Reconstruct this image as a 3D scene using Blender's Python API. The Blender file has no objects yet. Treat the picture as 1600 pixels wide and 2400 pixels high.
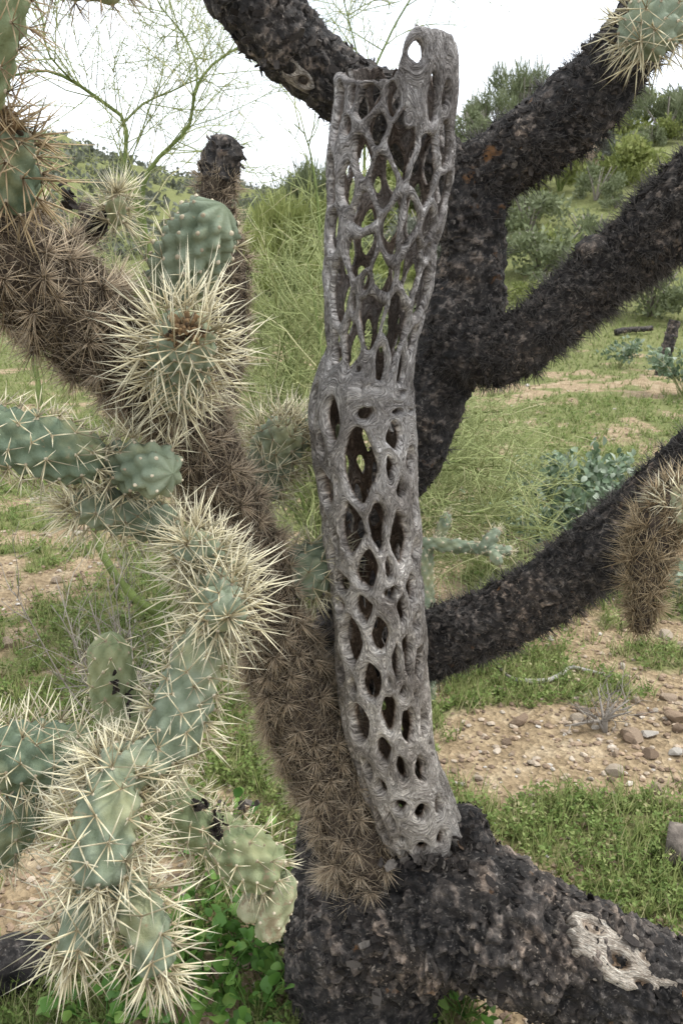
import bpy, math, random
import numpy as np
from mathutils import Vector, Matrix

rng = np.random.default_rng(7)
random.seed(7)
sc = bpy.context.scene
COL = sc.collection

# ------------------------------------------------------------------ camera
F = 1997.0                      # focal length in photograph pixels (1600 x 2400)
CAM_Z = 1.3
PITCH = math.radians(16.7)
cd = bpy.data.cameras.new('camera')
cam = bpy.data.objects.new('camera', cd)
COL.objects.link(cam)
cam.location = (0, 0, CAM_Z)
cam.rotation_euler = (math.pi / 2 - PITCH, 0, 0)
cd.sensor_fit = 'VERTICAL'
cd.sensor_height = 36.0
cd.sensor_width = 24.0
cd.lens = F / 2400 * 36.0
cd.clip_start = 0.02
cd.clip_end = 2000
cd.dof.use_dof = True
cd.dof.focus_distance = 1.28
cd.dof.aperture_fstop = 16
sc.camera = cam
sc.render.resolution_x, sc.render.resolution_y = 682, 1024

# ------------------------------------------------------------------ light
SUN_EL, SUN_AZ = math.radians(56), math.radians(75)      # azimuth measured from +Y towards +X
w = bpy.data.worlds.new('World')
sc.world = w
w.use_nodes = True
nt = w.node_tree
nt.nodes.clear()
o_ = nt.nodes.new('ShaderNodeOutputWorld')
bg = nt.nodes.new('ShaderNodeBackground')
sky = nt.nodes.new('ShaderNodeTexSky')
sky.sky_type = 'NISHITA'
sky.sun_disc = False
sky.sun_elevation = SUN_EL
sky.sun_rotation = SUN_AZ
sky.air_density = 1.0
sky.dust_density = 2.0
tc = nt.nodes.new('ShaderNodeTexCoord')
nz = nt.nodes.new('ShaderNodeTexNoise')
nz.inputs['Scale'].default_value = 2.6
nz.inputs['Detail'].default_value = 5
nz.inputs['Roughness'].default_value = 0.55
rp = nt.nodes.new('ShaderNodeValToRGB')
rp.color_ramp.elements[0].position = 0.30
rp.color_ramp.elements[0].color = (0.55, 0.55, 0.55, 1)
rp.color_ramp.elements[1].position = 0.50
rp.color_ramp.elements[1].color = (1, 1, 1, 1)
mx = nt.nodes.new('ShaderNodeMix')
mx.data_type = 'RGBA'
mx.inputs['B'].default_value = (9.15, 9.65, 10.4, 1)
nt.links.new(tc.outputs['Generated'], nz.inputs['Vector'])
nt.links.new(nz.outputs['Fac'], rp.inputs['Fac'])
nt.links.new(rp.outputs['Color'], mx.inputs['Factor'])
nt.links.new(sky.outputs['Color'], mx.inputs['A'])
nt.links.new(mx.outputs['Result'], bg.inputs['Color'])
bg.inputs['Strength'].default_value = 0.08
nt.links.new(bg.outputs['Background'], o_.inputs['Surface'])

sd = bpy.data.lights.new('sun', 'SUN')
sd.energy = 1.5
sd.angle = math.radians(10)
sd.color = (1.0, 0.985, 0.955)
sun = bpy.data.objects.new('sun', sd)
COL.objects.link(sun)
sdir = Vector((math.cos(SUN_EL) * math.sin(SUN_AZ), math.cos(SUN_EL) * math.cos(SUN_AZ), math.sin(SUN_EL)))
sun.rotation_euler = sdir.to_track_quat('Z', 'Y').to_euler()
sun.location = (6, 2, 9)
vs = sc.view_settings
vs.view_transform = 'Standard'
vs.look = 'None'
vs.gamma = 1
vs.exposure = 1.25
vs.use_curve_mapping = False
sc.cycles.max_bounces = 8
sc.cycles.transparent_max_bounces = 4

# ------------------------------------------------------------------ numeric helpers
RIGHT = np.array([1.0, 0, 0])
FWD = np.array([0, math.cos(PITCH), -math.sin(PITCH)])
UP = np.array([0, math.sin(PITCH), math.cos(PITCH)])
CAM = np.array([0, 0, CAM_Z])


def P(px, py, d):
    return CAM + RIGHT * ((px - 800) / F * d) + UP * (-(py - 1200) / F * d) + FWD * d


def nrm(v):
    v = np.asarray(v, float)
    return v / np.maximum(np.linalg.norm(v, axis=-1, keepdims=True), 1e-9)


def _h(ix, iy, iz):
    h = (ix.astype(np.uint32) * np.uint32(374761393) + iy.astype(np.uint32) * np.uint32(668265263)
         + iz.astype(np.uint32) * np.uint32(2246822519))
    h = (h ^ (h >> np.uint32(13))) * np.uint32(1274126177)
    h = h ^ (h >> np.uint32(16))
    return h.astype(np.float64) / 4294967295.0


def vn(p):
    p = np.asarray(p, float)
    f = np.floor(p)
    i = f.astype(np.int64)
    t = p - f
    t = t * t * (3 - 2 * t)
    x0, y0, z0 = i[..., 0], i[..., 1], i[..., 2]
    r = 0
    for dx in (0, 1):
        wx = t[..., 0] if dx else 1 - t[..., 0]
        for dy in (0, 1):
            wy = t[..., 1] if dy else 1 - t[..., 1]
            for dz in (0, 1):
                wz = t[..., 2] if dz else 1 - t[..., 2]
                r = r + wx * wy * wz * _h(x0 + dx, y0 + dy, z0 + dz)
    return r * 2 - 1


def fbm(p, oct=4, gain=0.5):
    p = np.asarray(p, float)
    a, r, n = 1.0, 0, 0
    for k in range(oct):
        r = r + a * vn(p * (2.03 ** k) + k * 17.3)
        n += a
        a *= gain
    return r / n


def worley(p):
    """cellular noise: distance to the nearest and second cell point, and a random value for the cell"""
    p = np.asarray(p, float)
    sh = p.shape[:-1]
    p = p.reshape(-1, 3)
    i = np.floor(p).astype(np.int64)
    f1 = np.full(len(p), 9.0)
    f2 = np.full(len(p), 9.0)
    idc = np.zeros(len(p))
    for dx in (-1, 0, 1):
        for dy in (-1, 0, 1):
            for dz in (-1, 0, 1):
                c = i + [dx, dy, dz]
                h1, h2, h3 = _h(c[:, 0], c[:, 1], c[:, 2]), _h(c[:, 0] + 91, c[:, 1], c[:, 2]), _h(c[:, 0], c[:, 1] + 57, c[:, 2])
                d = np.linalg.norm(c + np.stack([h1, h2, h3], 1) - p, axis=1)
                closer = d < f1
                f2 = np.where(closer, f1, np.minimum(f2, d))
                idc = np.where(closer, _h(c[:, 0], c[:, 1], c[:, 2] + 33), idc)
                f1 = np.where(closer, d, f1)
    return f1.reshape(sh), f2.reshape(sh), idc.reshape(sh)


def sstep(a, b, x):
    t = np.clip((x - a) / (b - a), 0, 1)
    return t * t * (3 - 2 * t)


def sig(x):
    return 1 / (1 + np.exp(-np.clip(x, -40, 40)))


def spline(pts, step):
    """Catmull-Rom through pts (N,k), resampled evenly (spacing measured on the first 3 columns)."""
    p = np.asarray(pts, float)
    q = np.vstack([2 * p[0] - p[1], p, 2 * p[-1] - p[-2]])
    out = []
    for i in range(1, len(q) - 2):
        t = np.linspace(0, 1, 24, endpoint=False)[:, None]
        a, b, c, d = q[i - 1], q[i], q[i + 1], q[i + 2]
        out.append(0.5 * (2 * b + (c - a) * t + (2 * a - 5 * b + 4 * c - d) * t ** 2 + (3 * b - a - 3 * c + d) * t ** 3))
    out = np.vstack(out + [p[-1:]])
    L = np.r_[0, np.cumsum(np.linalg.norm(np.diff(out[:, :3], axis=0), axis=1))]
    n = max(3, int(round(L[-1] / step)) + 1)
    s = np.linspace(0, L[-1], n)
    return np.stack([np.interp(s, L, out[:, k]) for k in range(out.shape[1])], 1), s


def frames(c):
    """tangent, camera-facing side e2 and lateral e1 for a centre line."""
    t = nrm(np.gradient(c, axis=0))
    e1 = np.zeros_like(c)
    ref = np.array([1.0, 0.02, 0.01])
    if abs(t[0] @ ref) > 0.8:
        ref = np.array([0.02, 0.1, 1.0])
    prev = ref
    for i in range(len(c)):
        v = prev - t[i] * (prev @ t[i])
        v /= np.linalg.norm(v) + 1e-12
        e1[i] = v
        prev = v
    e2 = nrm(np.cross(t, e1))
    return t, e1, e2


# ------------------------------------------------------------------ mesh / object helpers
def mesh(name, V, faces, attrs=None, smooth=True):
    V = np.asarray(V, np.float32)
    if not isinstance(faces, (list, tuple)):
        faces = [faces]
    faces = [np.asarray(f, np.int32) for f in faces if len(f)]
    me = bpy.data.meshes.new(name)
    nl = sum(f.size for f in faces)
    nf = sum(len(f) for f in faces)
    me.vertices.add(len(V))
    me.vertices.foreach_set('co', V.ravel())
    me.loops.add(nl)
    me.loops.foreach_set('vertex_index', np.concatenate([f.ravel() for f in faces]))
    me.polygons.add(nf)
    tot = np.concatenate([np.full(len(f), f.shape[1], np.int32) for f in faces])
    st = np.r_[0, np.cumsum(tot)[:-1]].astype(np.int32)
    me.polygons.foreach_set('loop_start', st)
    me.polygons.foreach_set('loop_total', tot)
    me.polygons.foreach_set('use_smooth', np.full(nf, bool(smooth)))
    me.update(calc_edges=True)
    for k, a in (attrs or {}).items():
        at = me.attributes.new(k, 'FLOAT', 'POINT')
        at.data.foreach_set('value', np.asarray(a, np.float32))
    return me


def ob(name, me, mat=None, parent=None, label=None, cat=None, group=None, kind=None):
    o = bpy.data.objects.new(name, me)
    COL.objects.link(o)
    if mat is not None and me is not None and not me.materials:
        me.materials.append(mat)
    if parent is not None:
        o.parent = parent
        if parent.type == 'EMPTY':
            o.matrix_parent_inverse = parent.matrix_basis.inverted()
    if label:
        o['label'] = label
    if cat:
        o['category'] = cat
    if group:
        o['group'] = group
    if kind:
        o['kind'] = kind
    return o


def thing(name, loc, label, cat, group=None):
    o = bpy.data.objects.new(name, None)
    COL.objects.link(o)
    o.empty_display_size = 0.1
    o.location = loc
    o['label'] = label
    o['category'] = cat
    if group:
        o['group'] = group
    o.matrix_basis = Matrix.Translation(Vector(loc))
    return o


class Bag:
    """collects geometry pieces into one mesh"""
    def __init__(s):
        s.V, s.F3, s.F4, s.A, s.n = [], [], [], {}, 0

    def add(s, V, F3=None, F4=None, **at):
        V = np.asarray(V, float).reshape(-1, 3)
        if F3 is not None and len(F3):
            s.F3.append(np.asarray(F3, np.int64) + s.n)
        if F4 is not None and len(F4):
            s.F4.append(np.asarray(F4, np.int64) + s.n)
        for k, a in at.items():
            s.A.setdefault(k, []).append(np.broadcast_to(np.asarray(a, float), (len(V),)))
        s.V.append(V)
        s.n += len(V)

    def build(s, name, smooth=True):
        fs = []
        if s.F4:
            fs.append(np.vstack(s.F4))
        if s.F3:
            fs.append(np.vstack(s.F3))
        return mesh(name, np.vstack(s.V), fs, {k: np.concatenate(a) for k, a in s.A.items()}, smooth)


def grid_faces(n, m, wrap=True):
    """n rings of m points"""
    i = np.arange(n - 1)[:, None]
    j = np.arange(m if wrap else m - 1)[None, :]
    j2 = (j + 1) % m
    return np.stack([i * m + j, i * m + j2, (i + 1) * m + j2, (i + 1) * m + j], -1).reshape(-1, 4)


def tube(bag, pts, rad, m=5, **at):
    pts = np.asarray(pts, float)
    rad = np.broadcast_to(np.asarray(rad, float), (len(pts),))
    t, e1, e2 = frames(pts)
    a = np.linspace(0, 2 * math.pi, m, endpoint=False)
    V = pts[:, None] + rad[:, None, None] * (np.cos(a)[None, :, None] * e1[:, None] + np.sin(a)[None, :, None] * e2[:, None])
    V = np.concatenate([V.reshape(-1, 3), pts[-1:] + t[-1:] * rad[-1] * 0.6, pts[:1] - t[:1] * rad[0] * 0.3])
    n = len(pts)
    j = np.arange(m)
    cap = np.stack([(n - 1) * m + j, (n - 1) * m + (j + 1) % m, np.full(m, n * m)], 1)
    cap2 = np.stack([(j + 1) % m, j, np.full(m, n * m + 1)], 1)
    bag.add(V, F3=np.vstack([cap, cap2]), F4=grid_faces(n, m), **at)


def spikes(bag, O, D, L, W, rnd=None, fat=False, bend=0.0):
    """needle spines: O origins, D directions, L lengths, W base widths"""
    O = np.asarray(O, float)
    N = len(O)
    D = nrm(D)
    L = np.broadcast_to(L, (N,)).astype(float)
    W = np.broadcast_to(W, (N,)).astype(float)
    if rnd is None:
        rnd = rng.random(N)
    r = nrm(np.cross(D, nrm(rng.normal(size=(N, 3)))))
    q = np.cross(D, r)
    a = np.array([0, 2.0944, 4.18879])
    ring = np.cos(a)[None, :, None] * r[:, None] + np.sin(a)[None, :, None] * q[:, None]
    side = r * (bend * L * rng.normal(size=N))[:, None]
    tip = O + D * L[:, None] + side
    i = np.arange(N)[:, None]
    if not fat:
        V = np.concatenate([O[:, None] + ring * (W * .5)[:, None, None], tip[:, None]], 1)
        tri = np.array([[0, 1, 3], [1, 2, 3], [2, 0, 3]])
        F3 = (i[:, :, None] * 4 + tri[None]).reshape(-1, 3)
        t = np.tile([0, 0, 0, 1.0], N)
        bag.add(V, F3=F3, t=t, rnd=np.repeat(rnd, 4))
    else:
        mid = O + D * (L * .42)[:, None] + side * .25
        V = np.concatenate([O[:, None] + ring * (W * .38)[:, None, None], mid[:, None] + ring * (W * .5)[:, None, None], tip[:, None]], 1)
        tri = np.array([[3, 4, 6], [4, 5, 6], [5, 3, 6]])
        quad = np.array([[0, 1, 4, 3], [1, 2, 5, 4], [2, 0, 3, 5]])
        bag.add(V, F3=(i[:, :, None] * 7 + tri[None]).reshape(-1, 3), F4=(i[:, :, None] * 7 + quad[None]).reshape(-1, 4),
                t=np.tile([0, 0, 0, .42, .42, .42, 1.0], N), rnd=np.repeat(rnd, 7))


# ------------------------------------------------------------------ materials
def new_mat(name, rough=0.85, spec=0.25):
    m = bpy.data.materials.new(name)
    m.use_nodes = True
    b = m.node_tree.nodes['Principled BSDF']
    b.inputs['Roughness'].default_value = rough
    b.inputs['Specular IOR Level'].default_value = spec
    return m, m.node_tree, b


def N(nt, typ, **kw):
    n = nt.nodes.new(typ)
    for k, v in kw.items():
        if k in n.inputs.keys():
            n.inputs[k].default_value = v
        else:
            setattr(n, k, v)
    return n


def ramp(nt, src, stops):
    r = nt.nodes.new('ShaderNodeValToRGB')
    e = r.color_ramp.elements
    while len(e) < len(stops):
        e.new(0.5)
    for k, (p, c) in enumerate(stops):
        e[k].position = p
        e[k].color = (*c, 1)
    nt.links.new(src, r.inputs['Fac'])
    return r.outputs['Color']


def noise(nt, scale, detail=4, rough=0.55, vec=None, dist=0.0):
    n = N(nt, 'ShaderNodeTexNoise', Scale=scale, Detail=detail, Roughness=rough, Distortion=dist)
    if vec is None:
        vec = nt.nodes.new('ShaderNodeTexCoord').outputs['Object']
    nt.links.new(vec, n.inputs['Vector'])
    return n.outputs['Fac']


def mixc(nt, fac, a, b, mode='MIX'):
    m = nt.nodes.new('ShaderNodeMix')
    m.data_type = 'RGBA'
    m.blend_type = mode
    for key, v in (('Factor', fac), ('A', a), ('B', b)):
        if isinstance(v, tuple):
            m.inputs[key].default_value = (*v, 1)
        elif isinstance(v, (int, float)):
            m.inputs[key].default_value = v
        else:
            nt.links.new(v, m.inputs[key])
    return m.outputs['Result']


def attr(nt, name):
    a = nt.nodes.new('ShaderNodeAttribute')
    a.attribute_name = name
    return a.outputs['Fac']


def bump(nt, b, h, strength=0.5, dist=0.01, prev=None):
    n = N(nt, 'ShaderNodeBump', Strength=strength, Distance=dist)
    nt.links.new(h, n.inputs['Height'])
    if prev is not None:
        nt.links.new(prev, n.inputs['Normal'])
    nt.links.new(n.outputs['Normal'], b.inputs['Normal'])
    return n.outputs['Normal']


def base(nt, b, c):
    nt.links.new(c, b.inputs['Base Color'])


M = {}


def m_bark():
    m, t, b = new_mat('charred_bark', 0.8, 0.3)
    c = ramp(t, noise(t, 60, 6, 0.7), [(0.3, (.009, .008, .0075)), (0.5, (.030, .026, .0235)), (0.7, (.09, .08, .072))])
    c = mixc(t, 1.0, c, ramp(t, attr(t, 'rnd'), [(0.15, (.45, .45, .45)), (0.6, (1.1, 1.08, 1.05)), (0.82, (3.4, 3.2, 2.95))]), 'MULTIPLY')  # random plate tones; palest ones lifted to paint in the grey sheen
    fl = ramp(t, noise(t, 130, 4, 0.65, dist=0.8), [(0.57, (0, 0, 0)), (0.68, (1, 1, 1))])
    c = mixc(t, fl, c, (.17, .15, .13))  # grey bark flecks, spread wider as painted-in highlights
    wv = ramp(t, noise(t, 8, 5, 0.65), [(0.35, (.4, .4, .42)), (0.52, (1, 1, 1)), (0.70, (2.1, 1.9, 1.7))])
    c = mixc(t, 1.0, c, wv, 'MULTIPLY')
    og = ramp(t, noise(t, 21, 3, 0.6), [(0.66, (0, 0, 0)), (0.74, (1, 1, 1))])
    c = mixc(t, og, c, (.15, .075, .03))
    base(t, b, c)
    p = bump(t, b, noise(t, 60, 6, 0.7), 0.9, 0.008)
    bump(t, b, noise(t, 190, 3, 0.6), 0.6, 0.003, p)
    return m


def m_rnd(name, stops, rough=0.85, nscale=None, spec=0.2, trans=0.0):
    m, t, b = new_mat(name, rough, spec)
    c = ramp(t, attr(t, 'rnd'), stops)
    if nscale:
        c = mixc(t, 0.75, c, ramp(t, noise(t, nscale, 4), [(0.3, (.45, .45, .45)), (0.7, (1.3, 1.3, 1.3))]), 'MULTIPLY')
    base(t, b, c)
    if nscale:
        bump(t, b, noise(t, nscale * 1.6, 5, .7), .7, .35 / nscale)
    if trans:
        tr = N(t, 'ShaderNodeBsdfTranslucent')
        t.links.new(c, tr.inputs['Color'])
        ms = N(t, 'ShaderNodeMixShader', Fac=trans)
        t.links.new(b.outputs[0], ms.inputs[1])
        t.links.new(tr.outputs[0], ms.inputs[2])
        t.links.new(ms.outputs[0], t.nodes['Material Output'].inputs['Surface'])
    return m


def m_spine(name, c0, c1, c2, dark, rough=0.6, trans=0.12):
    """colour runs c0 (base) - c1 - c2 (tip); rnd darkens single spines down to `dark`"""
    m, t, b = new_mat(name, rough, 0.3)
    c = ramp(t, attr(t, 't'), [(0.0, c0), (0.45, c1), (1.0, c2)])
    d = ramp(t, attr(t, 'rnd'), [(0.0, (dark,) * 3), (0.6, (1, 1, 1))])
    c = mixc(t, 1.0, c, d, 'MULTIPLY')
    base(t, b, c)
    if trans:
        tr = N(t, 'ShaderNodeBsdfTranslucent')
        t.links.new(c, tr.inputs['Color'])
        ms = N(t, 'ShaderNodeMixShader', Fac=trans)
        t.links.new(b.outputs[0], ms.inputs[1])
        t.links.new(tr.outputs[0], ms.inputs[2])
        t.links.new(ms.outputs[0], t.nodes['Material Output'].inputs['Surface'])
    return m


def m_skin(name, lo, mid, hi, scar=0.66):
    m, t, b = new_mat(name, 0.68, 0.25)
    n1 = noise(t, 22, 5, 0.65)
    c = ramp(t, n1, [(0.3, lo), (0.52, mid), (0.75, hi)])
    yl = ramp(t, noise(t, 13, 4, 0.6), [(0.50, (0, 0, 0)), (0.72, (.75, .75, .75))])
    c = mixc(t, yl, c, (.30, .29, .15))
    sc_ = ramp(t, noise(t, 60, 4, 0.75), [(scar - .03, (0, 0, 0)), (scar + 0.04, (1, 1, 1))])
    c = mixc(t, sc_, c, (.27, .22, .14))
    dk = ramp(t, noise(t, 33, 4, 0.7), [(0.66, (0, 0, 0)), (0.74, (1, 1, 1))])
    c = mixc(t, dk, c, (.07, .065, .04))
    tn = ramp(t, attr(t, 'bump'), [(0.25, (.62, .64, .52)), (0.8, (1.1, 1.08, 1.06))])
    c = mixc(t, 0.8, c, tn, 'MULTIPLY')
    base(t, b, c)
    bump(t, b, noise(t, 90, 6, 0.75), 0.55, 0.005)
    return m


def m_wood(name, stops, k=1.0):
    """weathered fibres that run round the holes: psi is the across-grain, sv the along-grain coordinate"""
    m, t, b = new_mat(name, 0.9, 0.15)
    cx = N(t, 'ShaderNodeCombineXYZ')
    t.links.new(attr(t, 'psi'), cx.inputs['X'])
    t.links.new(attr(t, 'sv'), cx.inputs['Y'])
    t.links.new(attr(t, 'cell'), cx.inputs['Z'])
    mp = N(t, 'ShaderNodeMapping')
    mp.inputs['Scale'].default_value = (560 * k, 62 * k, 1)
    t.links.new(cx.outputs[0], mp.inputs['Vector'])
    n1 = noise(t, 1.0, 5, 0.65, mp.outputs[0], 0.4)
    mp2 = N(t, 'ShaderNodeMapping')
    mp2.inputs['Scale'].default_value = (1500 * k, 120 * k, 1)
    t.links.new(cx.outputs[0], mp2.inputs['Vector'])
    n2 = noise(t, 1.0, 3, 0.6, mp2.outputs[0], 0.6)
    c = ramp(t, n1, stops)
    c = mixc(t, 0.8, c, ramp(t, n2, [(0.36, (.22, .21, .20)), (0.50, (.85, .85, .85)), (0.64, (1.55, 1.55, 1.55))]), 'MULTIPLY')
    big = ramp(t, noise(t, 11, 4), [(0.35, (.42, .39, .37)), (0.65, (1.35, 1.35, 1.35))])
    c = mixc(t, 0.8, c, big, 'MULTIPLY')
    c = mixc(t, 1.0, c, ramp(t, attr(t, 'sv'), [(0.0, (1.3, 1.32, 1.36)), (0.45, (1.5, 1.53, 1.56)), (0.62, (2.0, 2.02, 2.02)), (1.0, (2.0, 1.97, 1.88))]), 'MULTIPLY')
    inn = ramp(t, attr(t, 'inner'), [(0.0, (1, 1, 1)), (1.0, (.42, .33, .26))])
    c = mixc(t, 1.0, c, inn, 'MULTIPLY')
    base(t, b, c)
    p = bump(t, b, n1, 1.0, 0.008)
    p = bump(t, b, n2, 1.0, 0.005, p)
    bump(t, b, noise(t, 55, 6, 0.75), 0.6, 0.01, p)
    return m


M['bark'] = m_bark()
M['flake'] = m_rnd('bark_flake', [(0, (.010, .009, .008)), (.5, (.028, .023, .020)), (.8, (.07, .06, .052)), (.93, (.16, .14, .12)), (.96, (.15, .08, .036)), (1, (.13, .06, .024))], 0.85, 220)
M['dark_spine'] = m_spine('dark_spine', (.016, .014, .012), (.065, .057, .05), (.19, .17, .15), 0.2, 0.7, 0)
M['dead_core'] = m_rnd('dead_core', [(0, (.04, .03, .022)), (1, (.10, .075, .055))], 0.9, 60)
M['dead_spine'] = m_spine('dead_spine', (.07, .048, .03), (.48, .37, .245), (.82, .70, .52), 0.32, 0.65, 0.08)
M['brown_spine'] = m_spine('brown_spine', (.12, .075, .035), (.43, .32, .18), (.70, .58, .38), 0.35, 0.65, 0.15)
M['straw_spine'] = m_spine('straw_spine', (.40, .32, .18), (.78, .71, .48), (.90, .84, .64), 0.40, 0.5, 0.2)
M['skin'] = m_skin('glaucous_skin', (.115, .145, .098), (.18, .215, .15), (.25, .28, .205))
M['skin_dark'] = m_skin('dark_green_skin', (.075, .105, .07), (.125, .165, .11), (.18, .225, .155))  # deeper green that some joints have all over
M['skin_olive'] = m_skin('olive_skin', (.12, .15, .075), (.185, .22, .12), (.27, .29, .17), 0.62)
M['skin_wither'] = m_skin('withered_skin', (.19, .22, .13), (.28, .30, .19), (.42, .38, .26), 0.55)
M['areole'] = m_rnd('areole_wool', [(0, (.22, .18, .12)), (1, (.55, .48, .35))], 0.95)
M['crown'] = m_rnd('dry_crown', [(0, (.02, .015, .01)), (1, (.22, .14, .07))], 0.9)
M['skeleton'] = m_wood('weathered_cactus_wood', [(0.25, (.10, .088, .08)), (0.5, (.25, .23, .212)), (0.75, (.46, .435, .405))])
M['patchwood'] = m_wood('bare_tan_wood', [(0.28, (.12, .09, .065)), (0.5, (.28, .24, .195)), (0.72, (.46, .43, .37))])

# ------------------------------------------------------------------ terrain
def T(x, y):
    x = np.asarray(x, float)
    y = np.asarray(y, float)
    r = np.hypot(x, y)
    u = x / np.maximum(y, 4)
    p = np.stack([x, y, np.zeros_like(x)], -1)
    z = 0.022 * fbm(p * 1.4, 3) * sstep(0.4, 2.0, r) + 0.008 * fbm(p * 7 + 5, 2)
    s = sstep(10.5, 48, y)
    z = z + 7.4 * sig((u + .005) / .06) * s ** 0.95 * (1 - 0.25 * sstep(48, 90, y))
    s2 = sstep(60, 150, y)
    z = z + (7.5 + 14.5 * sig((-u - .21) / .07)) * s2
    z = z + fbm(p * 0.09 + 3, 4) * (1.0 * sstep(9, 40, y) + 2.0 * sstep(60, 150, y)) + fbm(p * .6, 3) * .18 * sstep(6, 20, y)
    return z


def Tz(x, y):
    return float(T(np.array([x]), np.array([y]))[0])


def G(px, py):
    """where the view ray through a photograph pixel meets the terrain"""
    d = P(px, py, 1.0) - CAM
    s = np.concatenate([np.linspace(0.8, 12, 900), np.linspace(12, 260, 2500)])
    q = CAM + d * s[:, None]
    below = q[:, 2] < T(q[:, 0], q[:, 1])
    k = int(np.argmax(below)) if below.any() else len(s) - 1
    return q[k]


def green(x, y):
    """how much low green growth stands at a place, 0..1"""
    p = np.stack([np.asarray(x, float), np.asarray(y, float), np.zeros_like(np.asarray(x, float))], -1)
    g = fbm(p * 1.25 + 40, 3) * 0.45 + fbm(p * 4.6 + 11, 3) * 1.0
    near = (1 - sstep(1.9, 2.9, np.hypot(p[..., 0], p[..., 1]))) * (1 - .55 * sstep(.2, .9, p[..., 0]))
    return np.clip(0.58 + .12 * sstep(3, 5, p[..., 1]) + g * 1.35 + 0.18 * near + 0.2 * sstep(10, 16, p[..., 1]) + (.10 * sstep(2.0, 2.6, p[..., 1]) - .30 * (1 - sstep(2.0, 2.5, p[..., 1]))) * sstep(.1, .4, p[..., 0]), 0, 1)


yy = np.concatenate([np.linspace(-4, 0.6, 16)[:-1], 0.6 + (np.geomspace(1, 61, 250) - 1) / 60 * 12, 12.8 + (np.geomspace(1, 41, 130) - 1) / 40 * 480])
uu = np.linspace(-1, 1, 300)
uu = np.sign(uu) * np.abs(uu) ** 1.35 * 1.9
Y, U = np.meshgrid(yy, uu, indexing='ij')
X = U * (np.maximum(Y, 0) * 0.85 + 2.2)
Z = T(X, Y)
gm = grid_faces(len(yy), len(uu), wrap=False)
m, t, b = new_mat('desert_ground', 0.95, 0.15)
dirt = ramp(t, noise(t, 9, 6, 0.65), [(0.25, (.17, .125, .075)), (0.5, (.31, .24, .15)), (0.75, (.45, .375, .265))])
vor = N(t, 'ShaderNodeTexVoronoi', Scale=70.0)
t.links.new(t.nodes.new('ShaderNodeTexCoord').outputs['Object'], vor.inputs['Vector'])
peb = ramp(t, vor.outputs['Color'], [(0.0, (.5, .45, .4)), (1.0, (1.35, 1.3, 1.25))])
dirt = mixc(t, 0.8, dirt, peb, 'MULTIPLY')
grs = ramp(t, noise(t, 14, 5, 0.7), [(0.25, (.08, .09, .03)), (0.55, (.165, .175, .065)), (0.8, (.28, .26, .115))])
gf = N(t, 'ShaderNodeMath', operation='MULTIPLY_ADD')
t.links.new(noise(t, 5, 5, 0.7), gf.inputs[0])
gf.inputs[1].default_value = 0.9
t.links.new(attr(t, 'green'), gf.inputs[2])
gfr = ramp(t, gf.outputs[0], [(0.80, (0, 0, 0)), (1.0, (1, 1, 1))])
base(t, b, mixc(t, gfr, dirt, grs))
p_ = bump(t, b, vor.outputs['Distance'], 0.7, 0.012)
bump(t, b, noise(t, 40, 5, 0.7), 0.6, 0.02, p_)
gat = green(X, Y) * (0.55 + 0.35 * sstep(4, 14, Y)) + 0.12 * sstep(3.2, 6, Y) + 0.08 * sstep(20, 40, Y) + .22 * sstep(11, 16, Y)
gat = gat - 0.28 * np.exp(-((Y - 8.8) / 0.9) ** 2) * sstep(-.5, 1.5, X)
ob('ground', mesh('ground', np.stack([X, Y, Z], -1).reshape(-1, 3), gm, {'green': gat.ravel()}), m, kind='structure')

# ================================================================== THE CHOLLA
BASE = G(800, 2400)
cholla = thing('cholla_cactus', (BASE[0], BASE[1], Tz(BASE[0], BASE[1])),
               'large old chain cholla with charred limbs, bare lattice skeleton and spiny green joints', 'cactus')


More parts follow.
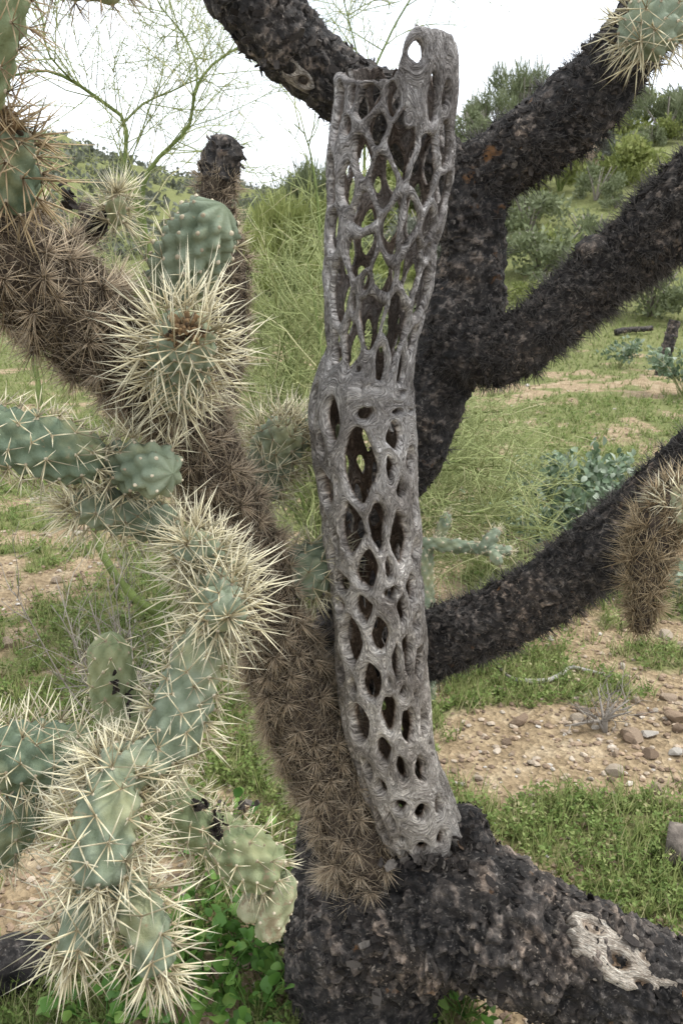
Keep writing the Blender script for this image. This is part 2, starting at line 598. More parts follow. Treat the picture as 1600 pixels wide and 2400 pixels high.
def limb_surface(ctrl, step=0.006, m=72, amp=1.0, closed_tip=True, seed=0.0, plates=0.0):
    """ctrl: (px, py, depth, radius px). returns dict with the surface and a sampler"""
    pts = []
    for px, py, d, r in ctrl:
        q = P(px, py, d)
        pts.append([*q, r * d / F])
    c, s = spline(pts, step)
    cen, rad = c[:, :3], c[:, 3]
    t, e1, e2 = frames(cen)
    a = np.linspace(0, 2 * math.pi, m, endpoint=False)
    dirn = np.cos(a)[None, :, None] * e1[:, None] + np.sin(a)[None, :, None] * e2[:, None]
    Q = cen[:, None] + dirn * rad[:, None, None]
    big = fbm(Q * 9 + seed, 3)
    med = fbm(Q * 34 + seed, 3)
    fine = fbm(Q * np.array([95, 95, 95]) + seed, 2)
    off = amp * (0.016 * big + 0.005 * np.sign(med) * np.abs(med) ** 0.7 + 0.003 * fine)
    cell = np.zeros_like(off)
    if plates:
        warp = np.stack([fbm(Q * 45 + 3, 2), fbm(Q * 45 + 33, 2), fbm(Q * 45 + 63, 2)], -1) * .006
        cyl = np.stack([np.cos(a)[None] * rad[:, None], np.sin(a)[None] * rad[:, None], np.repeat(s[:, None] * 1.5, m, 1)], -1) + warp
        f1, f2, cell = worley(cyl / plates + seed)
        g1, g2, cell2 = worley(cyl / (plates * .45) + seed + 9)
        msk = sstep(-.25, .35, fbm(Q * 14 + seed + 50, 3))
        k_p = plates / .021
        fur = fbm(np.stack([cyl[..., 0] * 120, cyl[..., 1] * 120, cyl[..., 2] * 16], -1) + seed, 3)
        rid = 1 - np.abs(fbm(np.stack([cyl[..., 0] * 42, cyl[..., 1] * 42, cyl[..., 2] * 9], -1) + seed + 7, 3)) * 2.2
        off = off + amp * (msk * k_p * (.0070 * (cell - .5) + .0040 * sstep(.02, .30, f2 - f1) - .003) + (.15 + .45 * msk) * k_p * (.0040 * (cell2 - .5) + .002 * sstep(0, .3, g2 - g1)) + .0035 * fur + .0045 * k_p * (rid - .5))
        cell = np.clip(cell * .55 + cell2 * .45, 0, 1)
    Q = Q + dirn * off[..., None]
    if closed_tip:
        Q[-1] = cen[-1] + (Q[-1] - cen[-1]) * 0.5 + t[-1] * rad[-1] * 0.10 * (1 + fbm(Q[-1] * 60, 2))[:, None]
    V = np.concatenate([Q.reshape(-1, 3), cen[-1:] + t[-1] * rad[-1] * 0.02, cen[:1]])
    n = len(cen)
    j = np.arange(m)
    cap = np.stack([(n - 1) * m + j, (n - 1) * m + (j + 1) % m, np.full(m, n * m)], 1)
    cap2 = np.stack([(j + 1) % m, j, np.full(m, n * m + 1)], 1)
    return dict(V=V, F4=grid_faces(n, m), F3=np.vstack([cap, cap2]), Q=Q, dirn=dirn, t=t, cen=cen, rad=rad, s=s, n=n, m=m, cell=np.r_[cell.ravel(), .3, .3])


def flake_shape(k):
    """a thin curled plate of bark, about 1 x 0.6, 20 triangles"""
    r = np.random.default_rng(100 + k)
    xs = np.array([-.5, 0.02, .5])
    top = []
    for x in xs:
        wv = (.34 if abs(x) < .2 else .22) * r.uniform(.75, 1.25)
        z = .10 * x * x * 4 + .03
        top += [[x + r.normal() * .05, -wv, z + r.normal() * .03], [x + r.normal() * .05, wv, z + r.normal() * .03]]
    top = np.array(top)
    bot = top.copy()
    bot[:, 2] -= .10
    V = np.vstack([top, bot])
    F4 = [[0, 2, 3, 1], [2, 4, 5, 3], [6, 7, 9, 8], [8, 9, 11, 10], [0, 6, 8, 2], [2, 8, 10, 4], [1, 3, 9, 7], [3, 5, 11, 9], [0, 1, 7, 6], [4, 10, 11, 5]]
    return V, np.array(F4)


FLAKES = [flake_shape(k) for k in range(6)]
FLAKE_ME = []
for k in range(6):
    for g, col in enumerate((.4, .66, .84)):
        FLAKE_ME.append(mesh('bark_flake', FLAKES[k][0], FLAKES[k][1], {'rnd': np.full(12, col)}, False))


def flakes_on(S, bag, count, lo, hi, singles=None, nsingle=0, parent=None, r2=None, s_rng=(0, 1), wmul=1.0, bright=0.0):
    r2 = r2 or np.random.default_rng(3)
    for q in range(count + nsingle):
        i = int(r2.uniform(*s_rng) * (S['n'] - 1))
        j = r2.integers(S['m'])
        o = S['Q'][i, j]
        n = S['dirn'][i, j]
        if q < count and vn((o * 16)[None])[0] < r2.uniform(-.6, .5):
            continue
        if q >= count and n @ nrm(CAM - o) < 0.15:       # single pieces only where they can be seen
            for _ in range(12):
                i = int(r2.uniform(*s_rng) * (S['n'] - 1)); j = r2.integers(S['m'])
                o = S['Q'][i, j]; n = S['dirn'][i, j]
                if n @ nrm(CAM - o) > 0.15:
                    break
        tt = S['t'][i]
        ang = r2.normal() * .7
        x = nrm(tt * math.cos(ang) + np.cross(n, tt) * math.sin(ang))
        y = np.cross(n, x)
        tl = r2.uniform(0, .95) * (1 if r2.random() < .5 else -1)
        x2 = x * math.cos(tl) + n * math.sin(tl)
        n2 = np.cross(x2, y)
        sz = lo * (hi / lo) ** (r2.random() ** 1.6)
        if q >= count:
            sz = r2.uniform(.8, 1.15) * hi
        sx, sy, sn = sz, sz * r2.uniform(.35, .95) * wmul, sz * r2.uniform(.5, 1.3)
        k = r2.integers(6)
        off = o + n * (0.12 * sz)
        if q < count:
            V, F4 = FLAKES[k]
            W = off + V[:, :1] * x2 * sx + V[:, 1:2] * y * sy + V[:, 2:] * n2 * sn
            bag.add(W, F4=F4, rnd=np.clip(r2.beta(1.6, 2.2) + bright, 0, 1))
        else:
            fo = ob('bark_flake', FLAKE_ME[k * 3 + r2.choice(3, p=[.5, .32, .18])], M['flake'], parent)
            mt = Matrix.Identity(4)
            for c_, (v, s_) in enumerate(((x2, sx), (y, sy), (n2, sn))):
                for r_ in range(3):
                    mt[r_][c_] = v[r_] * s_
            for r_ in range(3):
                mt[r_][3] = off[r_]
            fo.matrix_basis = mt


def fuzz_on(S, bag, clusters, per, lo, hi, width, under=0.0, r2=None, spread=0.9, s_rng=(0, 1), fat=False):
    """clusters of spines radiating from areoles"""
    r2 = r2 or np.random.default_rng(5)
    O, D, L = [], [], []
    made = 0
    while made < clusters:
        i = int(r2.uniform(*s_rng) * (S['n'] - 1))
        j = r2.integers(S['m'])
        n = S['dirn'][i, j]
        if under and r2.random() < under and n[2] > -0.1 * r2.random():
            continue
        o = S['Q'][i, j]
        made += 1
        k = max(2, int(per * r2.uniform(.6, 1.3)))
        d = nrm(n + r2.normal(size=(k, 3)) * spread * .62)
        f = (d @ n) < 0.05
        d[f] = nrm(d[f] - 1.4 * (d[f] @ n)[:, None] * n + n * .15)
        O.append(o - n * .001 + r2.normal(size=(k, 3)) * .0015)
        D.append(d)
        L.append(r2.uniform(lo, hi, k))
    L = np.concatenate(L)
    spikes(bag, np.vstack(O), np.vstack(D), L, width * r2.uniform(.7, 1.2, len(L)), rnd=r2.random(len(L)), fat=fat, bend=.04)


def dark_limb(name, ctrl, flakes, singles, fuzz, seed, amp=1.0, s_rng=(0, 1), label=None, hi=.017, under=.6, parent=None, m=120, fl_lo=.0045, plates=.014):
    S = limb_surface(ctrl, 0.0034, m, amp, seed=seed, plates=plates)
    o = ob(name, mesh(name, S['V'], [S['F4'], S['F3']], {'rnd': S['cell']}), M['bark'], parent or cholla, label=label)
    r2 = np.random.default_rng(int(seed * 10) + 1)
    bg_ = Bag()
    flakes_on(S, bg_, flakes, fl_lo, hi, nsingle=singles, parent=o, r2=r2, s_rng=s_rng)
    ob('bark_scales', bg_.build('bark_scales', False), M['flake'], o, kind='stuff')
    if fuzz:
        bs = Bag()
        fuzz_on(S, bs, int(fuzz * .7), 10, .010, .034, .0014, under, r2)
        fuzz_on(S, bs, fuzz // 2, 5, .006, .014, .0010, 0, r2)
        ob('spines', bs.build('spines'), M['dark_spine'], o, kind='stuff')
    return S, o


# back trunk and dark limbs -----------------------------------------------------------------
S_tr, trunk = dark_limb('trunk', [(880, 2560, 1.62, 190), (868, 2400, 1.57, 180), (835, 2240, 1.54, 165), (815, 2060, 1.55, 130), (800, 1850, 1.57, 98),
                                  (800, 1640, 1.55, 80), (825, 1400, 1.53, 80), (885, 1200, 1.51, 80), (955, 1050, 1.49, 80), (1030, 890, 1.47, 80),
                                  (1080, 740, 1.45, 88), (1100, 600, 1.43, 76), (1096, 480, 1.41, 84), (1110, 410, 1.40, 76)], 3000, 90, 320, 1.3, 1.1)
S_a, limb_a = dark_limb('limb', [(1110, 500, 1.42, 54), (1020, 370, 1.40, 70), (900, 262, 1.37, 74), (795, 195, 1.33, 76), (690, 110, 1.29, 79), (600, 20, 1.25, 83), (500, -110, 1.2, 86)],
                        1300, 30, 90, 2.7, 1.1, (.35, 1), 'dark flaking limb with a strip of bare tan wood on its underside', under=.8)
S_b, limb_b = dark_limb('limb', [(1050, 530, 1.42, 58), (1110, 425, 1.41, 81), (1190, 372, 1.39, 82), (1300, 292, 1.36, 81), (1400, 210, 1.33, 79), (1480, 105, 1.3, 76), (1570, -20, 1.26, 76), (1650, -140, 1.22, 74)],
                        1700, 40, 1000, 3.9, .9, (.08, 1))
S_d, limb_d = dark_limb('limb', [(1040, 800, 1.44, 53), (1105, 820, 1.41, 67), (1210, 805, 1.38, 70), (1320, 725, 1.35, 74), (1420, 640, 1.32, 78), (1520, 552, 1.28, 82), (1640, 440, 1.22, 84), (1760, 340, 1.18, 84)],
                        1500, 40, 1700, 5.2, .8, (.05, 1), under=.45)
S_k, stub_d = dark_limb('broken_stub', [(1420, 650, 1.32, 40), (1396, 600, 1.30, 42), (1384, 562, 1.285, 34)], 120, 0, 14, 6.3, .7)
S_e, limb_e = dark_limb('limb', [(800, 1600, 1.54, 50), (900, 1545, 1.53, 69), (1000, 1512, 1.50, 74), (1110, 1474, 1.47, 76), (1225, 1420, 1.44, 82), (1340, 1348, 1.41, 82), (1440, 1262, 1.38, 82), (1540, 1165, 1.35, 81), (1680, 1050, 1.3, 81)],
                        1500, 40, 1500, 7.4, .8, (.15, 1), under=.5)
S_f, limb_f = dark_limb('fallen_limb', [(690, 2200, 1.58, 70), (760, 2195, 1.56, 125), (850, 2170, 1.52, 160), (990, 2140, 1.47, 160), (1140, 2150, 1.42, 156), (1290, 2228, 1.38, 142), (1450, 2300, 1.35, 130), (1620, 2362, 1.33, 125), (1800, 2430, 1.31, 125)],
                        3600, 60, 60, 8.8, 1.5, (0, 1), 'thick charred limb leaning out along the ground with flaking bark', hi=.024, m=190, plates=.03)
S_c, collar = dark_limb('bark_collar', [(1150, 2150, 1.45, 130), (1110, 2075, 1.45, 100), (1088, 2000, 1.455, 72), (1082, 1930, 1.46, 48), (1078, 1892, 1.46, 30)], 420, 6, 0, 9.7, 1.2)


S_q, rim = dark_limb('bark_rim', [(900, 1985, 1.52, 22), (925, 2020, 1.46, 32), (960, 2045, 1.42, 36), (1015, 2056, 1.40, 38), (1075, 2030, 1.41, 36), (1112, 1985, 1.44, 32), (1122, 1930, 1.47, 22)], 330, 10, 0, 11.3, .8, m=60)
# bare wood patches ---------------------------------------------------------------------------
def wood_patch(S, cpx, rx, ry, holes, parent, lift=.007, n=70, ang=0.0):
    """an eye-shaped strip of bare wood standing just proud of a limb, with pits"""
    c2 = np.array(cpx, float)
    Q = S['Q'].reshape(-1, 3)
    rel = Q - CAM
    dp = rel @ FWD
    px = np.stack([800 + F * (rel @ RIGHT) / dp, 1200 - F * (rel @ UP) / dp], 1)
    front = (S['dirn'].reshape(-1, 3) * nrm(-rel)).sum(1) > 0.05
    dd = np.where(front, np.linalg.norm(px - c2, axis=1), 1e9)
    k = int(np.argmin(dd))
    i0, j0 = divmod(k, S['m'])
    a0 = 2 * math.pi * j0 / S['m']
    uu_ = np.linspace(-1, 1, n)
    A, B = np.meshgrid(uu_, uu_, indexing='ij')          # A along, B around
    rr = np.sqrt(A ** 2 + B ** 2 * (1 + .6 * A ** 2))
    ds = S['s'][1] - S['s'][0]
    cen_s = S['s'][i0]
    sv = cen_s + A * rx + B * ry * math.sin(ang)
    ii = np.clip(sv / ds, 0, S['n'] - 1.001)
    i_ = ii.astype(int)
    f_ = (ii - i_)[..., None]
    lerp = lambda arr: arr[i_] * (1 - f_) + arr[i_ + 1] * f_
    t, e1, e2 = frames(S['cen'])
    rad = lerp(S['rad'][:, None])[..., 0]
    th = a0 + B * ry / rad
    dn = np.cos(th)[..., None] * lerp(e1) + np.sin(th)[..., None] * lerp(e2)
    h = lift * (1.15 - 1.5 * rr ** 3)
    pit = np.zeros_like(h)
    psi = B * ry
    for (ha, hb, wa, wb, dep) in holes:
        q = np.sqrt(((A - ha) / wa) ** 2 + ((B - hb) / wb) ** 2)
        pit = np.maximum(pit, dep * (1 - sstep(.55, 1.1, q)))
        psi = psi - ry * wb * (B - hb) / wb / (1 + q ** 3) * 1.2
    edge = sstep(.72, .98, rr + .42 * fbm(np.stack([A * 3, B * 3, A * 0], -1) + cpx[0], 3))
    pos = lerp(S['cen']) + dn * (rad + .003 + h - pit + .0015 * fbm(np.stack([A * 2, B * 24, A * 0], -1), 3) - .04 * edge)[..., None]
    return ob('bare_wood', mesh('bare_wood', pos.reshape(-1, 3), grid_faces(n, n, False), {'psi': psi.ravel(), 'sv': sv.ravel(), 'inner': np.clip(pit / .012, 0, 1).ravel()}), M['patchwood'], parent,
              label='strip of bare tan wood fibres with open pits')


wood_patch(S_f, (1440, 2225), .095, .062, [(-.42, -.2, .22, .20, .007), (.05, .28, .2, .2, .016), (.0, -.45, .18, .13, .007), (.45, .55, .14, .12, .012), (.5, -.1, .2, .2, .005)], limb_f, .0035)
wood_patch(S_a, (668, 160), .075, .026, [(-.45, 0, .13, .35, .010), (-.1, .1, .12, .36, .012), (.3, -.1, .13, .3, .008)], limb_a, .006)

# ------------------------------------------------------------------ the lattice skeleton
AX = [(922, 40, 150), (924, 100, 150), (928, 200, 146), (920, 300, 151), (914, 400, 152), (908, 490, 145), (896, 560, 138), (888, 650, 132), (876, 750, 117), (868, 840, 106),
      (856, 890, 110), (846, 950, 120), (849, 1000, 122), (855, 1100, 118), (867, 1200, 114), (875, 1300, 110), (884, 1400, 107), (891, 1500, 104), (897, 1600, 102),
      (908, 1700, 98), (922, 1755, 92), (938, 1815, 93), (958, 1875, 94), (988, 1940, 92), (1022, 2000, 88), (1056, 2060, 88), (1085, 2120, 90)]
dep_ax = lambda y: 1.08 + y / 2060 * .38 + .10 * max(0.0, (y - 1850) / 250) ** 2
ax_pts = [[*P(x, y, dep_ax(y)), h * dep_ax(y) / F, x, y, h] for x, y, h in AX]
DS = 0.0029
axc, axs = spline(ax_pts, DS)
cen, arad, apx = axc[:, :3], axc[:, 3], axc[:, 4:]
tg = nrm(np.gradient(cen, axis=0))
E1 = nrm(RIGHT - tg * (tg @ RIGHT)[:, None])
E2 = nrm(np.cross(E1, tg))
if E2[0] @ (CAM - cen[0]) < 0:
    E2 = -E2
ns = len(axs)
NT = 176
th = np.linspace(-math.pi, math.pi, NT, endpoint=False)
RM = 0.074                                   # mean radius used for arc lengths
HOLES = [(854, 255, 20, 30), (908, 246, 14, 30), (874, 307, 17, 30), (840, 373, 15, 32), (896, 423, 21, 44), (933, 353, 23, 52), (950, 291, 9, 13), (995, 409, 21, 58), (1011, 238, 11, 42),
         (1040, 443, 13, 34), (1042, 230, 10, 24), (968, 143, 19, 25), (807, 443, 12, 48), (806, 305, 9, 20), (820, 240, 9, 25), (840, 516, 18, 38), (840, 594, 23, 44), (913, 536, 18, 54),
         (849, 650, 13, 25), (884, 640, 22, 46), (866, 730, 23, 52), (964, 615, 17, 60), (955, 520, 18, 46), (776, 553, 11, 38), (787, 682, 14, 48), (924, 755, 22, 62), (818, 803, 14, 40),
         (894, 828, 14, 40), (835, 853, 8, 9), (970, 783, 11, 34), (880, 895, 14, 10), (936, 898, 12, 12), (765, 765, 7, 40), (854, 953, 22, 18), (863, 925, 7, 6), (929, 943, 11, 11),
         (773, 972, 16, 38), (924, 1009, 16, 30), (840, 1068, 35, 74), (880, 1197, 20, 58), (756, 1121, 14, 34), (936, 1239, 19, 52), (821, 1215, 24, 62), (961, 953, 6, 22), (961, 1073, 9, 36),
         (972, 1281, 9, 28), (736, 938, 7, 30), (852, 1297, 26, 48), (916, 1354, 16, 16), (849, 1388, 19, 36), (885, 1451, 21, 38), (821, 1465, 19, 52), (938, 1390, 11, 44), (961, 1364, 11, 34),
         (926, 1508, 12, 42), (950, 1505, 13, 46), (866, 1558, 21, 42), (977, 1533, 10, 42), (908, 1625, 19, 42), (835, 1650, 20, 44), (953, 1664, 18, 44), (988, 1681, 9, 38), (798, 1546, 11, 32),
         (793, 1391, 10, 20), (795, 1336, 13, 20), (894, 1712, 18, 32), (938, 1759, 15, 30), (983, 1773, 17, 32), (888, 1793, 12, 18), (933, 1837, 17, 16), (983, 1855, 19, 18), (1025, 1858, 11, 20),
         (933, 1900, 13, 12), (981, 1917, 17, 15), (1031, 1914, 16, 20), (983, 1959, 20, 9), (1042, 1961, 17, 11), (1006, 1998, 24, 9), (1059, 1995, 20, 9)]
hl = []                                       # theta, s, half width (m), half height (m), depth kind
for x, y, hw, hh in HOLES:
    k = int(np.argmin((apx[:, 0] - x) ** 2 * .25 + (apx[:, 1] - y) ** 2))
    e = np.clip((x - apx[k, 0]) / apx[k, 2], -.95, .95)
    thv = math.asin(e)
    mpp = dep_ax(y) / F
    gf = float(np.interp(y, [200, 270, 800, 860, 900, 1000, 1650, 1780], [1.0, 1.5, 1.6, 1.2, 1.0, 1.22, 1.15, 1.0])) if min(hw, hh) > 12 else 1.12
    hl.append((thv, axs[k], hw * mpp / max(math.cos(thv), .42), hh * mpp, gf))
r3 = np.random.default_rng(21)
ring_s = np.interp(893, apx[:, 1], axs)
top_s = np.interp(262, apx[:, 1], axs)
for big_, tr in ((1.0, 2600), (.72, 2600), (.5, 1800)):            # fill the rest of the wall, large holes first
    for _ in range(tr):
        a = r3.uniform(-math.pi, math.pi)
        si = r3.uniform(.02, axs[-1] - .06)
        if abs(si - ring_s) < .03 and abs(a) < 1.3:
            continue
        if si < top_s and abs(a) < 1.9:
            continue
        low = si > axs[-1] * .84
        dn_f = 1.0 if si < ring_s else .78
        hw, hh = (r3.uniform(.006, .009), r3.uniform(.007, .010)) if low else (dn_f * big_ * r3.uniform(.010, .0125), dn_f * big_ * r3.uniform(.024, .034))
        if low and big_ < .7:
            continue
        gp = .0060 if not low else .0075
        ok = True
        for (b_, sb, wb, hb, gf) in hl:
            da = abs((a - b_ + math.pi) % (2 * math.pi) - math.pi) * RM
            q = (da / (hw + wb + gp)) ** 2 + ((si - sb) / (hh + hb + gp)) ** 2
            if q < 1:
                ok = False
                break
        if ok:
            hl.append((a, si, hw, hh, 1.0 if low else (1.4 if si < ring_s and abs(a) < 1.9 else 1.12)))

TH, SS = np.meshgrid(th, axs, indexing='ij')
pn = np.stack([np.cos(TH) * 3.1, np.sin(TH) * 3.1, SS * 26], -1)
wob1, wob2 = fbm(pn * 1.3 + 9, 3), fbm(pn * 1.3 + 77, 3)
PSI = TH * RM
q1 = np.full(TH.shape, 99.0)
q2 = np.full(TH.shape, 99.0)
w1 = np.full(TH.shape, .01)
cid = np.zeros(TH.shape)
He = np.full(TH.shape, -1.0)
for (a, si, hw, hh, gf) in hl:
    da = ((TH - a + math.pi) % (2 * math.pi) - math.pi) * RM + wob1 * .0030
    dsv = SS - si + wob2 * .0045
    q = (np.abs(da / hw) ** 1.55 + np.abs(dsv / hh) ** 1.55) ** (1 / 1.55)
    cl = q < q1
    q2 = np.where(cl, q1, np.minimum(q2, q))
    w1 = np.where(cl, min(hw, hh), w1)
    cid = np.where(cl, a * 1.7 + si * 9, cid)
    q1 = np.where(cl, q, q1)
    He = np.maximum(He, (gf - q) * min(hw, hh))
PSI = .85 * q1 * w1 + .22 * TH * RM + .0035 * fbm(pn * 2.1 + 5, 3)                 # fibres run parallel to the hole rims
strand = np.interp(apx[:, 1], [80, 220, 300, 800, 900, 1300, 1700, 2060], [.0056, .0046, .0031, .0029, .0054, .0046, .0056, .0064])[None, :] * (1 + .5 * wob2)
Hf = np.minimum(He, (q2 - q1) * .5 * w1 - strand)
# ragged broken top: where the wall ends, as a photograph row turned to a length along the axis
ctrl_t = np.array([-180, -140, -95, -75, -60, -40, -20, -6, 2, 7, 12, 18, 28, 45, 62, 80, 95, 120, 155, 180])
ctrl_y = np.array([146, 142, 165, 172, 182, 203, 208, 196, 160, 118, 98, 88, 86, 92, 106, 128, 170, 190, 172, 146.])
ytop = np.interp(np.degrees(th), ctrl_t, ctrl_y) + 7 * fbm(np.stack([np.cos(th) * 9, np.sin(th) * 9, th * 0], -1), 3) - 9 * np.abs(vn(np.stack([np.cos(th) * 16, np.sin(th) * 16, th * 0 + 4], -1)))
stop = np.interp(ytop, apx[:, 1], axs)
Hf = np.maximum(Hf, (stop[:, None] - SS) + .003 * wob1)
big = fbm(pn * .55 + 30, 3)
fib = fbm(np.stack([PSI * 230, SS * 14, cid], -1), 3)
bul = np.exp(-((SS - np.interp(905, apx[:, 1], axs)) / .03) ** 2)      # the swollen joint ring
dip = np.exp(-np.maximum(-Hf, 0) / .0045) * (.25 + .75 * np.cos(TH) ** 2)                      # strands round off towards the holes
off = .0045 * big + .0034 * fib - .0046 * dip + .0016
thick = np.interp(apx[:, 1], [80, 300, 800, 900, 1300, 1700, 2060], [.0056, .0056, .0056, .0076, .0080, .0095, .0105])[None, :] * (1 + .25 * wob2)
NR = 15
rr_ = np.linspace(-.0185, .0135, NR)
rel = rr_[None, None, :] - off[..., None]
shell = np.abs(rel) - thick[..., None]
hol = np.repeat(Hf[..., None], NR, 2) + .10 * rel          # holes narrow a little inwards
k_ = .0030
hmix = np.clip(.5 + .5 * (shell - hol) / k_, 0, 1)
FLD = hol * (1 - hmix) + shell * hmix + k_ * hmix * (1 - hmix)
# close the two open ends along the axis and the radial borders
FLD[:, 0, :] = np.maximum(FLD[:, 0, :], .002)
FLD[:, -1, :] = np.maximum(FLD[:, -1, :], .002)
FLD[..., 0] = np.maximum(FLD[..., 0], .0005)
FLD[..., -1] = np.maximum(FLD[..., -1], .0005)


def surface_nets(Fl):
    """periodic in axis 0; returns index-space vertices and quads"""
    n0, n1, n2 = Fl.shape
    Fw = np.concatenate([Fl, Fl[:1]], 0)
    corners = [Fw[a:n0 + a, b:n1 - 1 + b, c:n2 - 1 + c] for a in (0, 1) for b in (0, 1) for c in (0, 1)]
    cs = np.stack([c < 0 for c in corners], 0)
    act = cs.any(0) & ~cs.all(0)
    ids = -np.ones(act.shape, np.int64)
    I = np.argwhere(act)
    ids[act] = np.arange(len(I))
    vals = np.stack([c[act] for c in corners], 1)
    pos = np.array([[a, b, c] for a in (0, 1) for b in (0, 1) for c in (0, 1)], float)
    acc = np.zeros((len(I), 3))
    cnt = np.zeros(len(I))
    for a in range(8):
        for b in range(a + 1, 8):
            if np.abs(pos[a] - pos[b]).sum() != 1:
                continue
            va, vb = vals[:, a], vals[:, b]
            x = (va < 0) != (vb < 0)
            tt = np.where(x, va / np.where(x, va - vb, 1), 0)
            acc += np.where(x[:, None], pos[a] + (pos[b] - pos[a]) * tt[:, None], 0)
            cnt += x
    V = I + acc / cnt[:, None]
    quads = []
    s = Fl < 0
    sw = np.concatenate([s, s[:1]], 0)
    # edges along axis 0
    d = sw[:-1] != sw[1:]
    e = np.argwhere(d[:, 1:-1, 1:-1]) + [0, 1, 1]
    q = np.stack([ids[e[:, 0], e[:, 1] - 1, e[:, 2] - 1], ids[e[:, 0], e[:, 1], e[:, 2] - 1], ids[e[:, 0], e[:, 1], e[:, 2]], ids[e[:, 0], e[:, 1] - 1, e[:, 2]]], 1)
    fl = s[e[:, 0], e[:, 1], e[:, 2]]
    q[~fl] = q[~fl][:, ::-1]
    quads.append(q)
    # axis 1
    d = s[:, :-1] != s[:, 1:]
    e = np.argwhere(d[:, :, 1:-1]) + [0, 0, 1]
    im = (e[:, 0] - 1) % n0
    q = np.stack([ids[im, e[:, 1], e[:, 2] - 1], ids[im, e[:, 1], e[:, 2]], ids[e[:, 0], e[:, 1], e[:, 2]], ids[e[:, 0], e[:, 1], e[:, 2] - 1]], 1)
    fl = s[e[:, 0], e[:, 1], e[:, 2]]
    q[~fl] = q[~fl][:, ::-1]
    quads.append(q)
    # axis 2
    d = s[:, :, :-1] != s[:, :, 1:]
    e = np.argwhere(d[:, 1:-1, :]) + [0, 1, 0]
    im = (e[:, 0] - 1) % n0
    q = np.stack([ids[im, e[:, 1] - 1, e[:, 2]], ids[e[:, 0], e[:, 1] - 1, e[:, 2]], ids[e[:, 0], e[:, 1], e[:, 2]], ids[im, e[:, 1], e[:, 2]]], 1)
    fl = s[e[:, 0], e[:, 1], e[:, 2]]
    q[~fl] = q[~fl][:, ::-1]
    quads.append(q)
    Q = np.vstack(quads)
    return V, Q[(Q >= 0).all(1)]


Vi, Qi = surface_nets(FLD)
thv = -math.pi + Vi[:, 0] * (2 * math.pi / NT)
si = np.clip(Vi[:, 1], 0, ns - 1.001)
i0 = si.astype(int)
fr = (si - i0)[:, None]
lp = lambda a: a[i0] * (1 - fr) + a[i0 + 1] * fr
ro = rr_[0] + Vi[:, 2] * (rr_[1] - rr_[0])
bulge = np.interp(lp(apx[:, 1:2])[:, 0], [820, 895, 960], [0, .004, 0])
R_ = lp(arad[:, None])[:, 0] - .0075 + ro + bulge
dn = np.sin(thv)[:, None] * lp(E1) + np.cos(thv)[:, None] * lp(E2)
VW = lp(cen) + dn * R_[:, None]
it = np.floor(Vi[:, 0]).astype(int) % NT
ft = np.clip(Vi[:, 0] - np.floor(Vi[:, 0]), 0, 1)
it2 = (it + 1) % NT
f0 = fr[:, 0]
psi_v = (PSI[it, i0] * (1 - ft) + PSI[it2, i0] * ft) * (1 - f0) + (PSI[it, i0 + 1] * (1 - ft) + PSI[it2, i0 + 1] * ft) * f0
cid_v = cid[it, i0]
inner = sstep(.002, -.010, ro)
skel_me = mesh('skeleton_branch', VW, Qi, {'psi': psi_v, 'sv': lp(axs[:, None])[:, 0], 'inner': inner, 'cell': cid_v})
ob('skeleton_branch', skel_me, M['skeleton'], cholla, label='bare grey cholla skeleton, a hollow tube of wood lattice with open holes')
del FLD, shell, hol, hmix, rel

